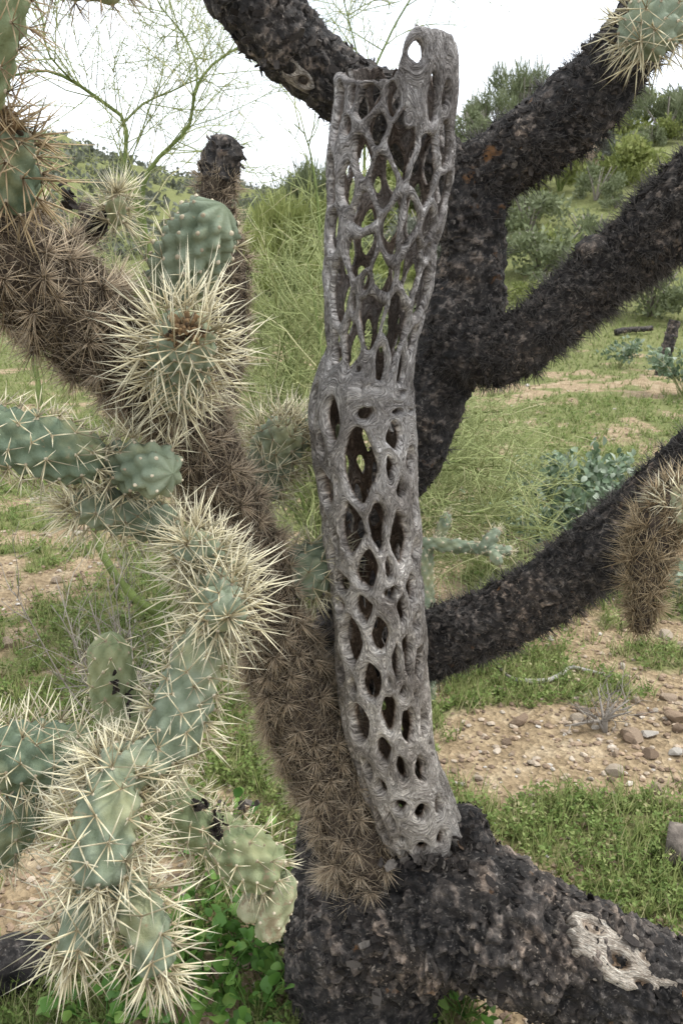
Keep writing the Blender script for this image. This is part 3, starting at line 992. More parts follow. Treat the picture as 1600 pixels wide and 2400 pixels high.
# ------------------------------------------------------------------ the living, spine-covered arm
def spiny_limb(name, ctrl, spacing, per, lo, hi, width, mat, seed, label=None, core='dead_core', s_rng=(0, 1), fat=False, spread=.95, parent=None, amp=.5):
    S = limb_surface(ctrl, .007, 48, amp, seed=seed)
    r2 = np.random.default_rng(int(seed * 10))
    me = mesh(name, S['V'], [S['F4'], S['F3']], {'rnd': r2.random(len(S['V']))})
    o = ob(name, me, M[core], parent or cholla, label=label)
    L = S['s'][-1]
    bs = Bag()
    O, D, LN = [], [], []
    srow = 0.0
    k = 0
    while srow < L:
        i = min(int(srow / L * (S['n'] - 1)), S['n'] - 1)
        cnt = max(4, int(2 * math.pi * S['rad'][i] / spacing))
        for q in range(cnt):
            a = (q + .5 * (k % 2) + r2.normal() * .16) / cnt
            j = int(a * S['m']) % S['m']
            ii = int(np.clip(i + r2.normal() * spacing * .18 / .007, 0, S['n'] - 1))
            n = S['dirn'][ii, j]
            p0 = S['Q'][ii, j]
            if r2.random() < .07:
                continue
            cs_ = r2.uniform(.6, 1.25)
            kk = max(3, int(per * cs_ * r2.uniform(.8, 1.2)))
            tv = r2.normal(size=(kk, 3))
            tv = nrm(tv - (tv @ n)[:, None] * n)
            ph = r2.uniform(.15, 1.42, kk)
            d = n * np.cos(ph)[:, None] + tv * np.sin(ph)[:, None]
            O.append(p0 + r2.normal(size=(kk, 3)) * .0015 + n * .004)
            D.append(d)
            LN.append(np.where(r2.random(kk) < .22, .45, 1.0) * r2.uniform(lo, hi, kk) * (.55 + .45 * cs_))
        srow += spacing * .87
        k += 1
    LN = np.concatenate(LN)
    spikes(bs, np.vstack(O), np.vstack(D), LN, width * r2.uniform(.75, 1.2, len(LN)), rnd=r2.random(len(LN)), fat=fat, bend=.05)
    nf = int(len(LN) * 1.2)                      # broken and matted spines lying between the tufts
    ii, jj = r2.integers(0, S['n'], nf), r2.integers(0, S['m'], nf)
    nn = S['dirn'][ii, jj]
    tv = r2.normal(size=(nf, 3))
    tv = nrm(tv - (tv * nn).sum(1)[:, None] * nn)
    ph = r2.uniform(.9, 1.5, nf)
    spikes(bs, S['Q'][ii, jj] + nn * r2.uniform(.001, .006, nf)[:, None], nn * np.cos(ph)[:, None] + tv * np.sin(ph)[:, None], r2.uniform(lo * .45, hi * .62, nf), width, rnd=r2.random(nf) * .45, bend=.08)
    ob('spines', bs.build('spines'), M[mat], o, kind='stuff')
    return S, o


S_g, limb_g = spiny_limb('spiny_limb', [(893, 2190, 1.56, 60), (870, 2080, 1.495, 80), (832, 1960, 1.455, 84), (765, 1805, 1.45, 84), (700, 1660, 1.41, 80), (648, 1500, 1.36, 74), (600, 1350, 1.31, 74), (540, 1210, 1.26, 76),
                                        (490, 1100, 1.22, 78), (425, 985, 1.18, 84), (330, 870, 1.12, 92), (210, 760, 1.07, 102), (100, 665, 1.02, 112), (-10, 570, .97, 116), (-130, 480, .93, 116)],
                         .037, 62, .024, .050, .0015, 'dead_spine', 31.4, 'thick living arm hidden under dense tufts of brown old spines')
S_h, limb_h = spiny_limb('spiny_limb', [(455, 1040, 1.25, 40), (510, 900, 1.25, 38), (540, 760, 1.24, 36), (535, 620, 1.23, 34), (508, 500, 1.22, 34), (514, 410, 1.21, 34), (522, 372, 1.20, 28)],
                         .020, 26, .014, .030, .0011, 'dead_spine', 33.1, 'upright dead arm with bristling brown spines and a broken dark tip')
bt = Bag()
S_t = limb_surface([(512, 425, 1.205, 36), (524, 362, 1.20, 45), (531, 322, 1.195, 34)], .004, 60, 1.0, seed=4.4, plates=.018)
tip = ob('broken_tip', mesh('broken_tip', S_t['V'], [S_t['F4'], S_t['F3']], {'rnd': S_t['cell']}), M['bark'], cholla)
flakes_on(S_t, bt, 130, .006, .018, r2=np.random.default_rng(8))
ob('bark_scales', bt.build('bark_scales', False), M['flake'], tip, kind='stuff')


# ------------------------------------------------------------------ green joints
def joint(ctrl, smin=.02, smax=.035, per=9, rows=None, ds=.024, width=.0018, skin='skin', spine='straw_spine', tub=.26, seed=1, name='joint', label=None,
          tipbald=0.0, taper=(1.0, .75), crown=False, lean=0.25, keep=1.0, aw=.0021, spread=1.15, parent=None):
    r2 = np.random.default_rng(seed)
    pts = [[*P(px, py, d), r * .86 * d / F] for px, py, d, r in ctrl]
    c, s = spline(pts, .0038)
    cen, rad = c[:, :3], c[:, 3].copy()
    L = s[-1]
    rm = rad.mean()
    ea, eb = rm * taper[0], rm * taper[1]
    f = np.ones_like(s)
    f = np.where(s < ea, np.sqrt(np.clip(1 - ((ea - s) / ea) ** 2, .02, 1)), f)
    f = np.minimum(f, np.where(s > L - eb, np.sqrt(np.clip(1 - ((s - L + eb) / eb) ** 2, .004, 1)), 1))
    rad = rad * f
    t, e1, e2 = frames(cen)
    mm = 54
    a = np.linspace(0, 2 * math.pi, mm, endpoint=False)
    rows = rows or max(4, int(round(2 * math.pi * rm / (ds * .95))))
    # spiral of tubercles
    ar = []
    k = 0
    sv = ds * .35
    while sv < L - .002:
        for q in range(rows):
            ar.append(((q + .5 * (k % 2) + .08 * k) / rows * 2 * math.pi + r2.normal() * .05, sv + r2.normal() * .0012))
        sv += ds * .74
        k += 1
    for sv_, cq in ((L - .5 * eb, rows), (L - .22 * eb, max(3, rows // 2)), (L - .002, 2)):
        if not tipbald:
            for q in range(cq):
                ar.append(((q + r2.random() * .5) / cq * 2 * math.pi, sv_))
    ar = np.array(ar)
    A, S = np.meshgrid(a, s)
    bmp = np.zeros_like(A)
    for (aa, sa) in ar:
        da = ((A - aa + math.pi) % (2 * math.pi) - math.pi) * rm
        q = (da / (ds * .40)) ** 2 + ((S - sa) / (ds * .55)) ** 2
        bmp = np.maximum(bmp, np.clip(1 - .60 * np.sqrt(q), 0, 1))
    prof = rad[:, None] * (1 + 2.2 * tub * (bmp - .48) * (f[:, None] ** .5))
    dirn = np.cos(A)[..., None] * e1[:, None] + np.sin(A)[..., None] * e2[:, None]
    Q = cen[:, None] + dirn * prof[..., None]
    Q += dirn * (.06 * rm * fbm(Q * 30 + seed, 2))[..., None]
    V = np.concatenate([Q.reshape(-1, 3), cen[-1:] + t[-1:] * .0006, cen[:1] - t[:1] * .0006])
    n = len(s)
    j = np.arange(mm)
    cap = np.stack([(n - 1) * mm + j, (n - 1) * mm + (j + 1) % mm, np.full(mm, n * mm)], 1)
    cap2 = np.stack([(j + 1) % mm, j, np.full(mm, n * mm + 1)], 1)
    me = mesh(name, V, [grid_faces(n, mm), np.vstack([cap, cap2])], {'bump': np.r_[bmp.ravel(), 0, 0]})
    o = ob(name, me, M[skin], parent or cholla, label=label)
    ba, bs = Bag(), Bag()
    O, D, LN = [], [], []
    hx = np.arange(6) / 6 * 2 * math.pi
    slope = np.gradient(rad, s)
    for (aa, sa) in ar:
        sa2 = min(sa + ds * .12, L - .0005)
        i = int(np.clip(round(sa2 / L * (n - 1)), 0, n - 1))
        jj = int(round(aa / (2 * math.pi) * mm)) % mm
        p0 = Q[i, jj]
        nn = nrm(dirn[i, jj] - t[i] * np.clip(slope[i], -3, 3))
        x = nrm(np.cross(nn, t[i] + .01))
        y = np.cross(nn, x)
        rw = aw * r2.uniform(.75, 1.25)
        ring = p0 + (np.cos(hx)[:, None] * x + np.sin(hx)[:, None] * y * 1.2) * rw
        mid = p0 + (np.cos(hx)[:, None] * x + np.sin(hx)[:, None] * y * 1.2) * rw * .6 + nn * rw * .7
        ba.add(np.vstack([ring - nn * .0008, mid, p0 + nn * rw * .85]), F3=np.stack([6 + np.arange(6), 6 + (np.arange(6) + 1) % 6, np.full(6, 12)], 1),
               F4=np.stack([np.arange(6), (np.arange(6) + 1) % 6, 6 + (np.arange(6) + 1) % 6, 6 + np.arange(6)], 1), rnd=r2.random())
        if r2.random() > keep or (tipbald and sa > L * (1 - tipbald) and r2.random() < .85):
            continue
        kk = max(2, int(per * .78 * r2.uniform(.6, 1.35)))
        ph = r2.random() * 6.28 + np.arange(kk) / kk * 6.28 + r2.normal(size=kk) * .3
        fi = r2.uniform(.2, 1.36, kk) * min(1.0, spread / 1.15 * .95)
        d = nn * np.cos(fi)[:, None] + (np.cos(ph)[:, None] * x + np.sin(ph)[:, None] * y) * np.sin(fi)[:, None] + t[i] * lean * .7
        O.append(np.repeat(p0[None] + nn * .001, kk, 0))
        D.append(nrm(d))
        LN.append(r2.uniform(smin * .9, smax * 1.22, kk) * r2.uniform(.75, 1.12))
    ob('areoles', ba.build('areoles'), M['areole'], o, kind='stuff')
    if O:
        LN = np.concatenate(LN)
        spikes(bs, np.vstack(O), np.vstack(D), LN, width * r2.uniform(.8, 1.2, len(LN)), rnd=r2.random(len(LN)), fat=True, bend=.02)
        ob('spines', bs.build('spines'), M[spine], o, kind='stuff')
    if crown:                                   # dried bud remains on the growing tip
        bc = Bag()
        for q in range(90):
            dd = nrm(t[-1] + r2.normal(size=3) * .55)
            p0 = cen[-1] - t[-1] * rm * .3 + dd * rm * .66 * r2.uniform(.75, 1.0)
            tube(bc, [p0 - dd * .006, p0, p0 + dd * r2.uniform(.003, .007)], [.0035, .0032, .002], 5, rnd=r2.random() ** .8)
        ob('dry_crown', bc.build('dry_crown'), M['crown'], o, kind='stuff')
    return o


J = joint
# upper left
J([(395, 715, 1.10, 58), (425, 640, 1.08, 74), (480, 545, 1.05, 74), (525, 480, 1.03, 56)], .022, .036, 6, tipbald=.55, skin='skin', seed=11, aw=.0028, keep=.8, tub=.36, label='upright green joint, nearly bald and knobbly at the tip')
J([(400, 930, 1.10, 62), (425, 845, 1.02, 78), (436, 770, .93, 70)], .050, .076, 7, seed=12, crown=True, lean=.3, width=.0020, label='starburst joint pointing outwards with long straw spines and a dry brown crown')
J([(-70, 1010, .95, 66), (30, 1030, .96, 76), (130, 1055, .98, 76), (235, 1090, 1.02, 58)], .02, .032, 8, skin='skin_dark', seed=13, tub=.22, spread=1.6, label='dark green joint lying level with flat starry spines')
J([(240, 1085, 1.06, 50), (320, 1095, 1.02, 62), (405, 1110, .99, 66)], .034, .050, 8, seed=14, tipbald=.4, tub=.32, label='stubby pale green joint with a bald rounded tip')
J([(420, 1235, 1.10, 48), (320, 1210, 1.08, 54), (230, 1190, 1.05, 50), (165, 1185, 1.03, 40)], .034, .054, 8, seed=15, label='side joint with long spines fanning from its free end')
J([(530, 1340, 1.16, 46), (475, 1300, 1.06, 54), (440, 1275, .99, 50)], .036, .054, 8, seed=16, tub=.14, label='short joint facing outwards above the spiny star joint')
J([(470, 1340, 1.10, 44), (505, 1390, 1.02, 58), (535, 1445, .95, 52)], .048, .070, 7, seed=17, width=.0021, label='spiny star joint with long straw spines facing outwards')
J([(500, 1455, 1.0, 42), (468, 1530, .98, 60), (440, 1620, .97, 70), (405, 1730, .95, 66), (385, 1790, .95, 48)], .028, .044, 8, seed=18, tub=.22, label='long pale green joint of the hanging chain')
J([(262, 1480, 1.16, 44), (258, 1540, 1.16, 58), (275, 1640, 1.17, 62), (300, 1730, 1.18, 52)], .016, .026, 4, skin='skin_olive', seed=19, keep=.6, tub=.09, label='dull olive joint with few spines and split skin')
J([(-80, 1775, .95, 70), (30, 1775, .96, 84), (140, 1770, .97, 80), (235, 1775, .98, 54)], .030, .048, 8, skin='skin_dark', seed=20, tub=.22, label='stout dark green joint lying level in the lower cluster')
J([(80, 1850, 1.02, 44), (40, 1920, 1.02, 56), (-20, 2010, 1.03, 56)], .02, .032, 7, skin='skin_dark', seed=21)
J([(400, 1770, .95, 46), (320, 1790, .92, 56), (225, 1805, .90, 48)], .030, .046, 10, seed=22)
J([(270, 1800, .92, 50), (255, 1890, .88, 74), (240, 1990, .86, 76), (235, 2090, .85, 60)], .038, .058, 10, seed=23, width=.0020, label='spiniest joint of the hanging chain, crowded with long straw spines')
J([(245, 2050, .87, 44), (200, 2150, .85, 52), (165, 2245, .84, 44)], .040, .060, 9, seed=24, width=.0020, label='narrow hanging joint with spines fanning down from its tip')
J([(285, 2050, .87, 48), (330, 2150, .85, 58), (375, 2285, .84, 48)], .038, .058, 9, seed=25, width=.0020, label='lowest hanging joint with spines fanning from its tip')
J([(350, 1800, 1.04, 44), (400, 1870, 1.06, 60), (470, 1940, 1.08, 60), (530, 1975, 1.10, 48)], .018, .030, 6, seed=26, skin='skin_olive', tub=.10)
J([(460, 1925, 1.08, 48), (530, 1975, 1.09, 66), (600, 2020, 1.10, 68), (648, 2055, 1.11, 56)], .020, .034, 5, seed=27, skin='skin_olive', keep=.8, tub=.22, label='olive green joint with a black scar near its base')
J([(672, 2040, 1.12, 24), (660, 2090, 1.11, 38), (635, 2160, 1.11, 40), (640, 2205, 1.11, 30)], .01, .015, 2, seed=28, skin='skin_wither', keep=.06, tub=.2, label='shrivelled pale joint hanging from the olive one')
J([(640, 2100, 1.12, 30), (595, 2130, 1.12, 40), (590, 2160, 1.12, 30)], .01, .02, 2, seed=29, skin='skin_wither', keep=.08, tub=.22)
# between the arm and the skeleton
J([(650, 1365, 1.34, 46), (710, 1340, 1.34, 66), (800, 1315, 1.36, 60)], .030, .046, 8, seed=30, label='green joint tucked between the spiny arm and the skeleton')
J([(590, 1185, 1.36, 44), (620, 1110, 1.35, 56), (655, 1040, 1.34, 62), (690, 990, 1.33, 50)], .034, .050, 10, seed=31, label='upright joint behind the spiny arm with dense pale spines')
J([(680, 1030, 1.38, 30), (730, 1005, 1.38, 44), (800, 985, 1.39, 44)], .022, .036, 9, seed=32)
# top left corner
J([(-40, 260, .80, 44), (-20, 150, .78, 54), (10, 20, .76, 54), (20, -60, .75, 48)], .028, .046, 9, seed=33, skin='skin_olive', spine='brown_spine', width=.0013)
J([(90, -70, .84, 30), (180, -40, .83, 36), (285, -25, .82, 32)], .020, .034, 11, seed=34, skin='skin_olive', spine='brown_spine', width=.0011)
J([(35, 500, .90, 54), (25, 400, .87, 68), (10, 290, .84, 52)], .038, .058, 9, seed=35, skin='skin_dark', spine='brown_spine', crown=True, lean=-.5, width=.0020, label='joint with long spines drooping from a dark dry crown')
J([(268, 530, 1.02, 16), (272, 490, 1.0, 24), (275, 455, .99, 20)], .026, .040, 13, seed=36, skin='skin_wither', spine='straw_spine', crown=False, lean=-.2, width=.0012, ds=.014, name='dead_joint', label='small dead joint with a burst of straw spines')
# right side
J([(1640, -80, 1.18, 60), (1570, 0, 1.12, 78), (1500, 95, 1.06, 66)], .030, .046, 6, seed=37, skin='skin', tub=.3, ds=.028, label='knobbly pale green joint hanging from the dark limb')
J([(1690, 1180, 1.2, 50), (1610, 1195, 1.17, 58), (1560, 1180, 1.15, 44)], .022, .034, 6, seed=38, skin='skin_wither')
S_r, dj = spiny_limb('dead_joint', [(1620, 1160, 1.19, 44), (1555, 1200, 1.17, 48), (1520, 1290, 1.17, 46), (1508, 1380, 1.17, 32), (1500, 1480, 1.17, 18)], .020, 30, .024, .046, .0013, 'brown_spine', 41.2,
                     'withered brown joint drooping, clad in tan spines', spread=1.1)
S_u, up_ = spiny_limb('dead_joint', [(205, 560, 1.06, 24), (225, 520, 1.05, 22), (190, 480, 1.05, 14)], .017, 10, .012, .024, .0010, 'dead_spine', 42.6, amp=.9)


def crust(px, py, d, spread, n, parent, name='scar', seed=1, lo=.004, hi=.011, rnd=(0, .4)):
    """a small dry scab of overlapping flakes"""
    r2 = np.random.default_rng(seed)
    b_ = Bag()
    for q in range(n):
        o = P(px + r2.normal() * spread[0], py + r2.normal() * spread[1], d + r2.normal() * .003)
        V, F4 = FLAKES[r2.integers(6)]
        x, y = nrm(r2.normal(size=3)), nrm(r2.normal(size=3))
        y = nrm(y - x * (x @ y))
        z = np.cross(x, y)
        sz = r2.uniform(lo, hi)
        b_.add(o + (V[:, :1] * x + V[:, 1:2] * y + V[:, 2:] * z) * sz, F4=F4, rnd=r2.uniform(*rnd))
    return ob(name, b_.build(name, False), M['flake'], parent)


crust(1010, 2026, 1.375, (50, 9), 60, cholla, 'bark_rim', 12, .009, .02, (.2, .95))
crust(1095, 1975, 1.40, (16, 26), 34, cholla, 'bark_rim', 13, .009, .02, (.2, .95))
crust(508, 1935, 1.057, (9, 20), 70, cholla, seed=3, lo=.003, hi=.008, rnd=(.2, .8))
crust(270, 1590, 1.136, (3, 16), 26, cholla, seed=4, rnd=(.3, .8))
crust(304, 1650, 1.139, (3, 16), 22, cholla, seed=5, rnd=(.3, .8))
crust(470, 1885, 1.045, (9, 5), 24, cholla, seed=6, rnd=(.2, .8))
crust(225, 520, 1.02, (22, 14), 18, cholla, 'dry_husk', 7, .008, .02, (.1, .6))
crust(160, 455, 1.0, (8, 18), 10, cholla, 'dry_husk', 8, .008, .018, (.3, .7))
crust(575, 1882, 1.10, (12, 6), 10, cholla, 'dry_husk', 9, .006, .014, (.8, .94))

# ================================================================== PLANTS BEHIND
def depth_of(p):
    return float((np.asarray(p) - CAM) @ FWD)


M['pv_bark'] = m_rnd('green_bark', [(0, (.08, .11, .025)), (.6, (.15, .19, .055)), (1, (.22, .25, .09))], 0.7, 30)
M['pv_twig'] = m_rnd('green_twig', [(0, (.16, .19, .07)), (.7, (.31, .34, .14)), (1, (.46, .42, .24))], 0.7)
M['dead_twig'] = m_rnd('dead_twig', [(0, (.10, .085, .07)), (1, (.36, .32, .27))], 0.9)


def wander(p, d, L, n, wig, up, r2):
    pts = [np.array(p, float)]
    n = max(n, 2)
    d = nrm(d)
    for k in range(n):
        d = nrm(d + r2.normal(size=3) * wig + np.array([0, 0, up]))
        pts.append(pts[-1] + d * L / n)
    return np.array(pts)


def sprout(bag, pts, r0, r1, lev, r2, spec):
    """spec: per level (children per metre, length fraction low/high, angle low/high, wiggle, up, thickness)"""
    n = len(pts)
    rad = np.linspace(r0, r1, n)
    tube(bag, pts, rad, 5 if lev == 0 else 3, rnd=np.clip(r2.normal(.5, .22), 0, 1))
    if lev >= len(spec):
        return
    dens, l0, l1, a0, a1, wig, up, th_ = spec[lev]
    L = np.linalg.norm(np.diff(pts, axis=0), axis=1).sum()
    cnt = r2.poisson(dens * L) + (1 if lev else 3)
    for q in range(cnt):
        f = r2.uniform(.12 if lev else .22, 1) * (n - 1)
        i = min(int(f), n - 2)
        p0 = pts[i] + (pts[i + 1] - pts[i]) * (f - i)
        td = nrm(pts[i + 1] - pts[i])
        sd_ = nrm(np.cross(td, r2.normal(size=3)))
        an = r2.uniform(a0, a1)
        ln = r2.uniform(l0, l1)
        c = wander(p0, td * math.cos(an) + sd_ * math.sin(an), ln, 5 if lev == 0 else (3 if lev == 1 else 1), wig, up, r2)
        rc = th_ * r2.uniform(.8, 1.2)
        sprout(bag, c, rc, rc * (.45 if lev < 2 else .3), lev + 1, r2, spec)


def px_path(lst):
    return spline([P(*q) for q in lst], .05)[0]


def twig_tree(name, base_px, limbs, spec, seed, label, cat='tree', twig='pv_twig', group=None):
    r2 = np.random.default_rng(seed)
    b0 = G(*base_px)
    root = thing(name, tuple(b0), label, cat, group)
    for k, (lst, r0, r1) in enumerate(limbs):
        pts = px_path(lst) if not isinstance(lst, np.ndarray) else lst
        lb = Bag()
        tube(lb, pts, np.linspace(r0, r1, len(pts)) * (.72 if name == 'palo_verde_tree' else 1), 9, rnd=.5)
        lo = ob('trunk' if k == 0 else 'branch', lb.build('branch'), M['pv_bark'] if twig == 'pv_twig' else M['dead_twig'], root)
        tb = Bag()
        sprout(tb, pts, r0 * .5, r1 * .5, 0, r2, spec)
        ob('twigs', tb.build('twigs'), M[twig], lo, kind='stuff')
    return root


b0 = G(375, 1610)
D0 = depth_of(b0)
spec_a = [(25, .22, .6, .5, 1.1, .15, .02, .0022), (18, .07, .24, .6, 1.2, .14, .0, .0014), (22, .025, .07, .7, 1.3, .05, 0, .0010)]
twig_tree('palo_verde_tree', (375, 1610), [
    ([(375, 1625, D0), (376, 1520, D0), (374, 1440, D0 - .02), (400, 1300, D0 + .05), (430, 1100, D0 + .12), (400, 850, D0 + .15), (338, 520, D0 + .1), (350, 400, D0 + .08), (440, 300, D0 + .05), (458, 210, D0), (500, 150, D0), (560, 110, D0)], .026, .005),
    ([(374, 1440, D0 - .02), (320, 1405, D0 - .05), (268, 1345, D0 - .06), (232, 1275, D0 - .05), (190, 1140, D0), (105, 980, D0 + .05), (85, 870, D0 + .1), (40, 700, D0 + .1), (-60, 560, D0)], .020, .008),
    ([(345, 560, D0 + .12), (310, 450, D0 + .1), (294, 390, D0 + .1), (293, 285, D0 + .1), (235, 235, D0 + .05), (170, 190, D0), (100, 165, D0), (0, 185, D0)], .013, .005),
    ([(293, 285, D0 + .1), (340, 240, D0 + .15), (400, 215, D0 + .15), (450, 190, D0 + .2)], .006, .003),
    ([(455, 235, D0), (462, 160, D0), (430, 80, D0 + .05), (380, 20, D0 + .05), (340, -60, D0)], .005, .003),
    ([(170, 190, D0), (110, 120, D0 - .1), (100, 40, D0 - .1), (60, -50, D0 - .1)], .005, .003)],
    spec_a, 51, 'leafless green palo verde with thorny twigs rising behind the spiny cholla arm')

b1 = G(760, 1560)
D1 = depth_of(b1)
r2 = np.random.default_rng(61)
limbs_b = [([(760, 1570, D1), (750, 1400, D1), (735, 1150, D1 + .1), (745, 900, D1 + .15), (752, 700, D1 + .2), (745, 480, D1 + .2), (720, 330, D1 + .2), (690, 290, D1 + .2)], .022, .003),
           ([(745, 1200, D1 + .1), (820, 900, D1 + .3), (850, 500, D1 + .4), (860, 230, D1 + .4), (910, 90, D1 + .4), (960, 0, D1 + .4), (1000, -60, D1 + .4)], .016, .004),
           ([(740, 1100, D1), (700, 980, D1), (690, 930, D1), (660, 800, D1), (640, 660, D1)], .008, .003),
           ([(860, 230, D1 + .4), (830, 100, D1 + .4), (800, -20, D1 + .4)], .006, .003)]
for k in range(11):
    x1 = r2.uniform(560, 780)
    limbs_b.append(([(755, 1400 + r2.uniform(-80, 60), D1), ((755 + x1) / 2 + r2.uniform(-30, 30), 1180, D1 + r2.uniform(-.2, .2)), (x1, r2.uniform(900, 1050), D1 + r2.uniform(-.3, .3)),
                     (x1 + r2.uniform(-90, 60), r2.uniform(600, 850), D1 + r2.uniform(-.3, .4))], .007, .0025))
for k in range(12):                                   # arching to the right of the skeleton
    x1 = r2.uniform(1040, 1215)
    y1 = r2.uniform(960, 1330)
    limbs_b.append(([(760, 1480 + r2.uniform(-40, 60), D1), (900, (1450 + y1) / 2 - r2.uniform(20, 160), D1 + r2.uniform(-.1, .3)), (x1 - 90, y1 - r2.uniform(-20, 60), D1 + r2.uniform(-.2, .5)),
                     (x1, y1 + r2.uniform(-30, 40), D1 + r2.uniform(-.2, .6))], .007, .0022))
spec_b = [(17, .18, .42, .5, 1.2, .16, .01, .0026), (17, .06, .2, .6, 1.3, .12, 0, .0017), (10, .02, .06, .7, 1.3, .05, 0, .0012)]
twig_tree('palo_verde_tree', (760, 1560), limbs_b, spec_b, 52, 'low tangled palo verde spreading thin green twigs behind the wooden skeleton')

# dead grey twiggy bush left of the arm
b2 = G(330, 1760)
D2 = depth_of(b2)
limbs_c = []
for k in range(16):
    x1 = r2.uniform(30, 420)
    limbs_c.append(([(340 + r2.uniform(-20, 20), 1755, D2), (340 * .5 + x1 * .5, 1640 + r2.uniform(-40, 40), D2 + r2.uniform(-.1, .2)), (x1, r2.uniform(1330, 1640), D2 + r2.uniform(-.2, .5))], .003, .0012))
twig_tree('dry_bush', (335, 1750), limbs_c, [(9, .08, .25, .3, .9, .15, .02, .0014), (8, .04, .1, .4, 1.0, .1, 0, .0009)], 53, 'dry grey twiggy bush standing low behind the olive cholla joint', 'bush', 'dead_twig')

# little dead shrub on the stony ground at the right
b3 = G(1418, 1722)
D3 = depth_of(b3)
limbs_d = [([(1418, 1722, D3), (1412 + r2.uniform(-10, 10), 1690, D3), (1418 + x, y, D3 + r2.uniform(-.05, .1))], .006, .0018) for x, y in ((-18, 1612), (8, 1625), (28, 1640), (60, 1668), (-60, 1690), (55, 1640), (-70, 1660), (-95, 1702))]
twig_tree('dead_shrub', (1418, 1722), limbs_d, [(22, .04, .12, .4, 1.0, .2, .03, .0016), (14, .02, .05, .4, 1.0, .1, 0, .001)], 54, 'small dead grey shrub on the stony dirt below the charred limb', 'shrub', 'dead_twig')

# ------------------------------------------------------------------ leafy shrubs
def leaf_mesh(name, L, W, cup=.12, fold=.1):
    ys = np.array([0, .25, .55, .82, 1.0])
    ws = np.array([.12, .8, 1.0, .62, .02])
    V = []
    for y, w_ in zip(ys, ws):
        z = cup * math.sin(y * math.pi) * L
        V += [[-w_ * W / 2, y * L, z + fold * w_ * W], [0, y * L, z], [w_ * W / 2, y * L, z + fold * w_ * W]]
    F4 = []
    for k in range(4):
        for c in (0, 1):
            F4.append([k * 3 + c, k * 3 + c + 1, k * 3 + c + 4, k * 3 + c + 3])
    return np.array(V), np.array(F4)


def basis(o, x, y, z, s):
    mt = Matrix.Identity(4)
    for c_, v in enumerate((x, y, z)):
        for r_ in range(3):
            mt[r_][c_] = v[r_] * s
    for r_ in range(3):
        mt[r_][3] = o[r_]
    return mt


def leaf_frame(d, r2, upb=.8):
    d = nrm(d)
    n = nrm(np.array([0, 0, 1]) * upb + r2.normal(size=3) * .5)
    x = nrm(np.cross(d, n))
    return x, d, np.cross(x, d)


M['silver_leaf'] = m_rnd('grey_green_leaf', [(0, (.06, .10, .045)), (.5, (.15, .205, .12)), (1, (.33, .37, .28))], 0.6, None, .3, .15)
M['weed_leaf'] = m_rnd('fresh_leaf', [(0, (.045, .105, .02)), (.55, (.095, .20, .036)), (1, (.18, .28, .06))], 0.55, None, .3, .25)
M['weed_small'] = m_rnd('small_weed', [(0, (.08, .125, .025)), (.55, (.17, .235, .06)), (.9, (.28, .32, .11)), (1, (.40, .36, .19))], 0.6, None, .25, .3)
M['grass'] = m_rnd('grass_blade', [(0, (.10, .14, .03)), (.6, (.23, .27, .08)), (1, (.42, .38, .20))], 0.6, None, .25, .3)
M['stone'] = m_rnd('stone', [(0, (.15, .105, .075)), (.5, (.34, .245, .165)), (.8, (.47, .385, .29)), (1, (.54, .49, .42))], 0.92, 45)


def leafy_plant(name, base, H, W, nleaf, leafsz, mat, label, cat, seed, group=None, single=None, stems=14, round_=.7, stemmat='pv_twig', lean=(0, 0)):
    r2 = np.random.default_rng(seed)
    root = thing(name, tuple(base), label, cat, group)
    base = np.array(base, float)
    lm = [leaf_mesh('leaf', 1, round_ * q, .10, .12) for q in (.85, 1.0, 1.15)]
    mes = [mesh('leaf', lm[k % 3][0], lm[k % 3][1], {'rnd': np.full(15, c)}) for k, c in enumerate((.25, .45, .6, .75, .95, .35))]
    sb = Bag()
    tips = []
    for k in range(stems):
        a = r2.uniform(0, 6.28)
        f = math.sqrt(r2.random())
        tp = base + np.array([math.cos(a) * W / 2 * f + lean[0], math.sin(a) * W / 2 * f + lean[1], H * r2.uniform(.55, 1.0) * (1 - .35 * f)])
        mid = base * .5 + tp * .5 + np.array([0, 0, H * .12])
        pts = spline([base + r2.normal(size=3) * [.02, .02, 0] * W, mid, tp], H / 8)[0]
        tube(sb, pts, np.linspace(.004, .0015, len(pts)) * (H / .4) ** .5, 4, rnd=r2.random())
        tips.append(pts)
    ob('stems', sb.build('stems'), M[stemmat], root, kind='stuff')
    lb = Bag()
    for q in range(nleaf):
        pts = tips[r2.integers(stems)]
        i = int(len(pts) * r2.uniform(.35, 1.0) ** .8 - 1e-6)
        o = pts[i] + r2.normal(size=3) * H * .05
        out = nrm((o - base) * [1, 1, .35] + r2.normal(size=3) * H * .5)
        x, y, z = leaf_frame(out + [0, 0, .25], r2)
        s_ = leafsz * r2.uniform(.6, 1.2)
        if single is None or q < single:
            lf = ob('leaf', mes[r2.integers(6)], M[mat], root)
            lf.matrix_parent_inverse = root.matrix_basis.inverted()
            lf.matrix_basis = basis(o, x, y, z, s_)
        else:
            V, F4 = lm[r2.integers(3)]
            lb.add(o + (V[:, :1] * x + V[:, 1:2] * y + V[:, 2:] * z) * s_, F4=F4, rnd=np.clip(r2.normal(.5, .25), 0, 1))
    if lb.n:
        ob('leaves', lb.build('leaves'), M[mat], root, kind='stuff')
    return root


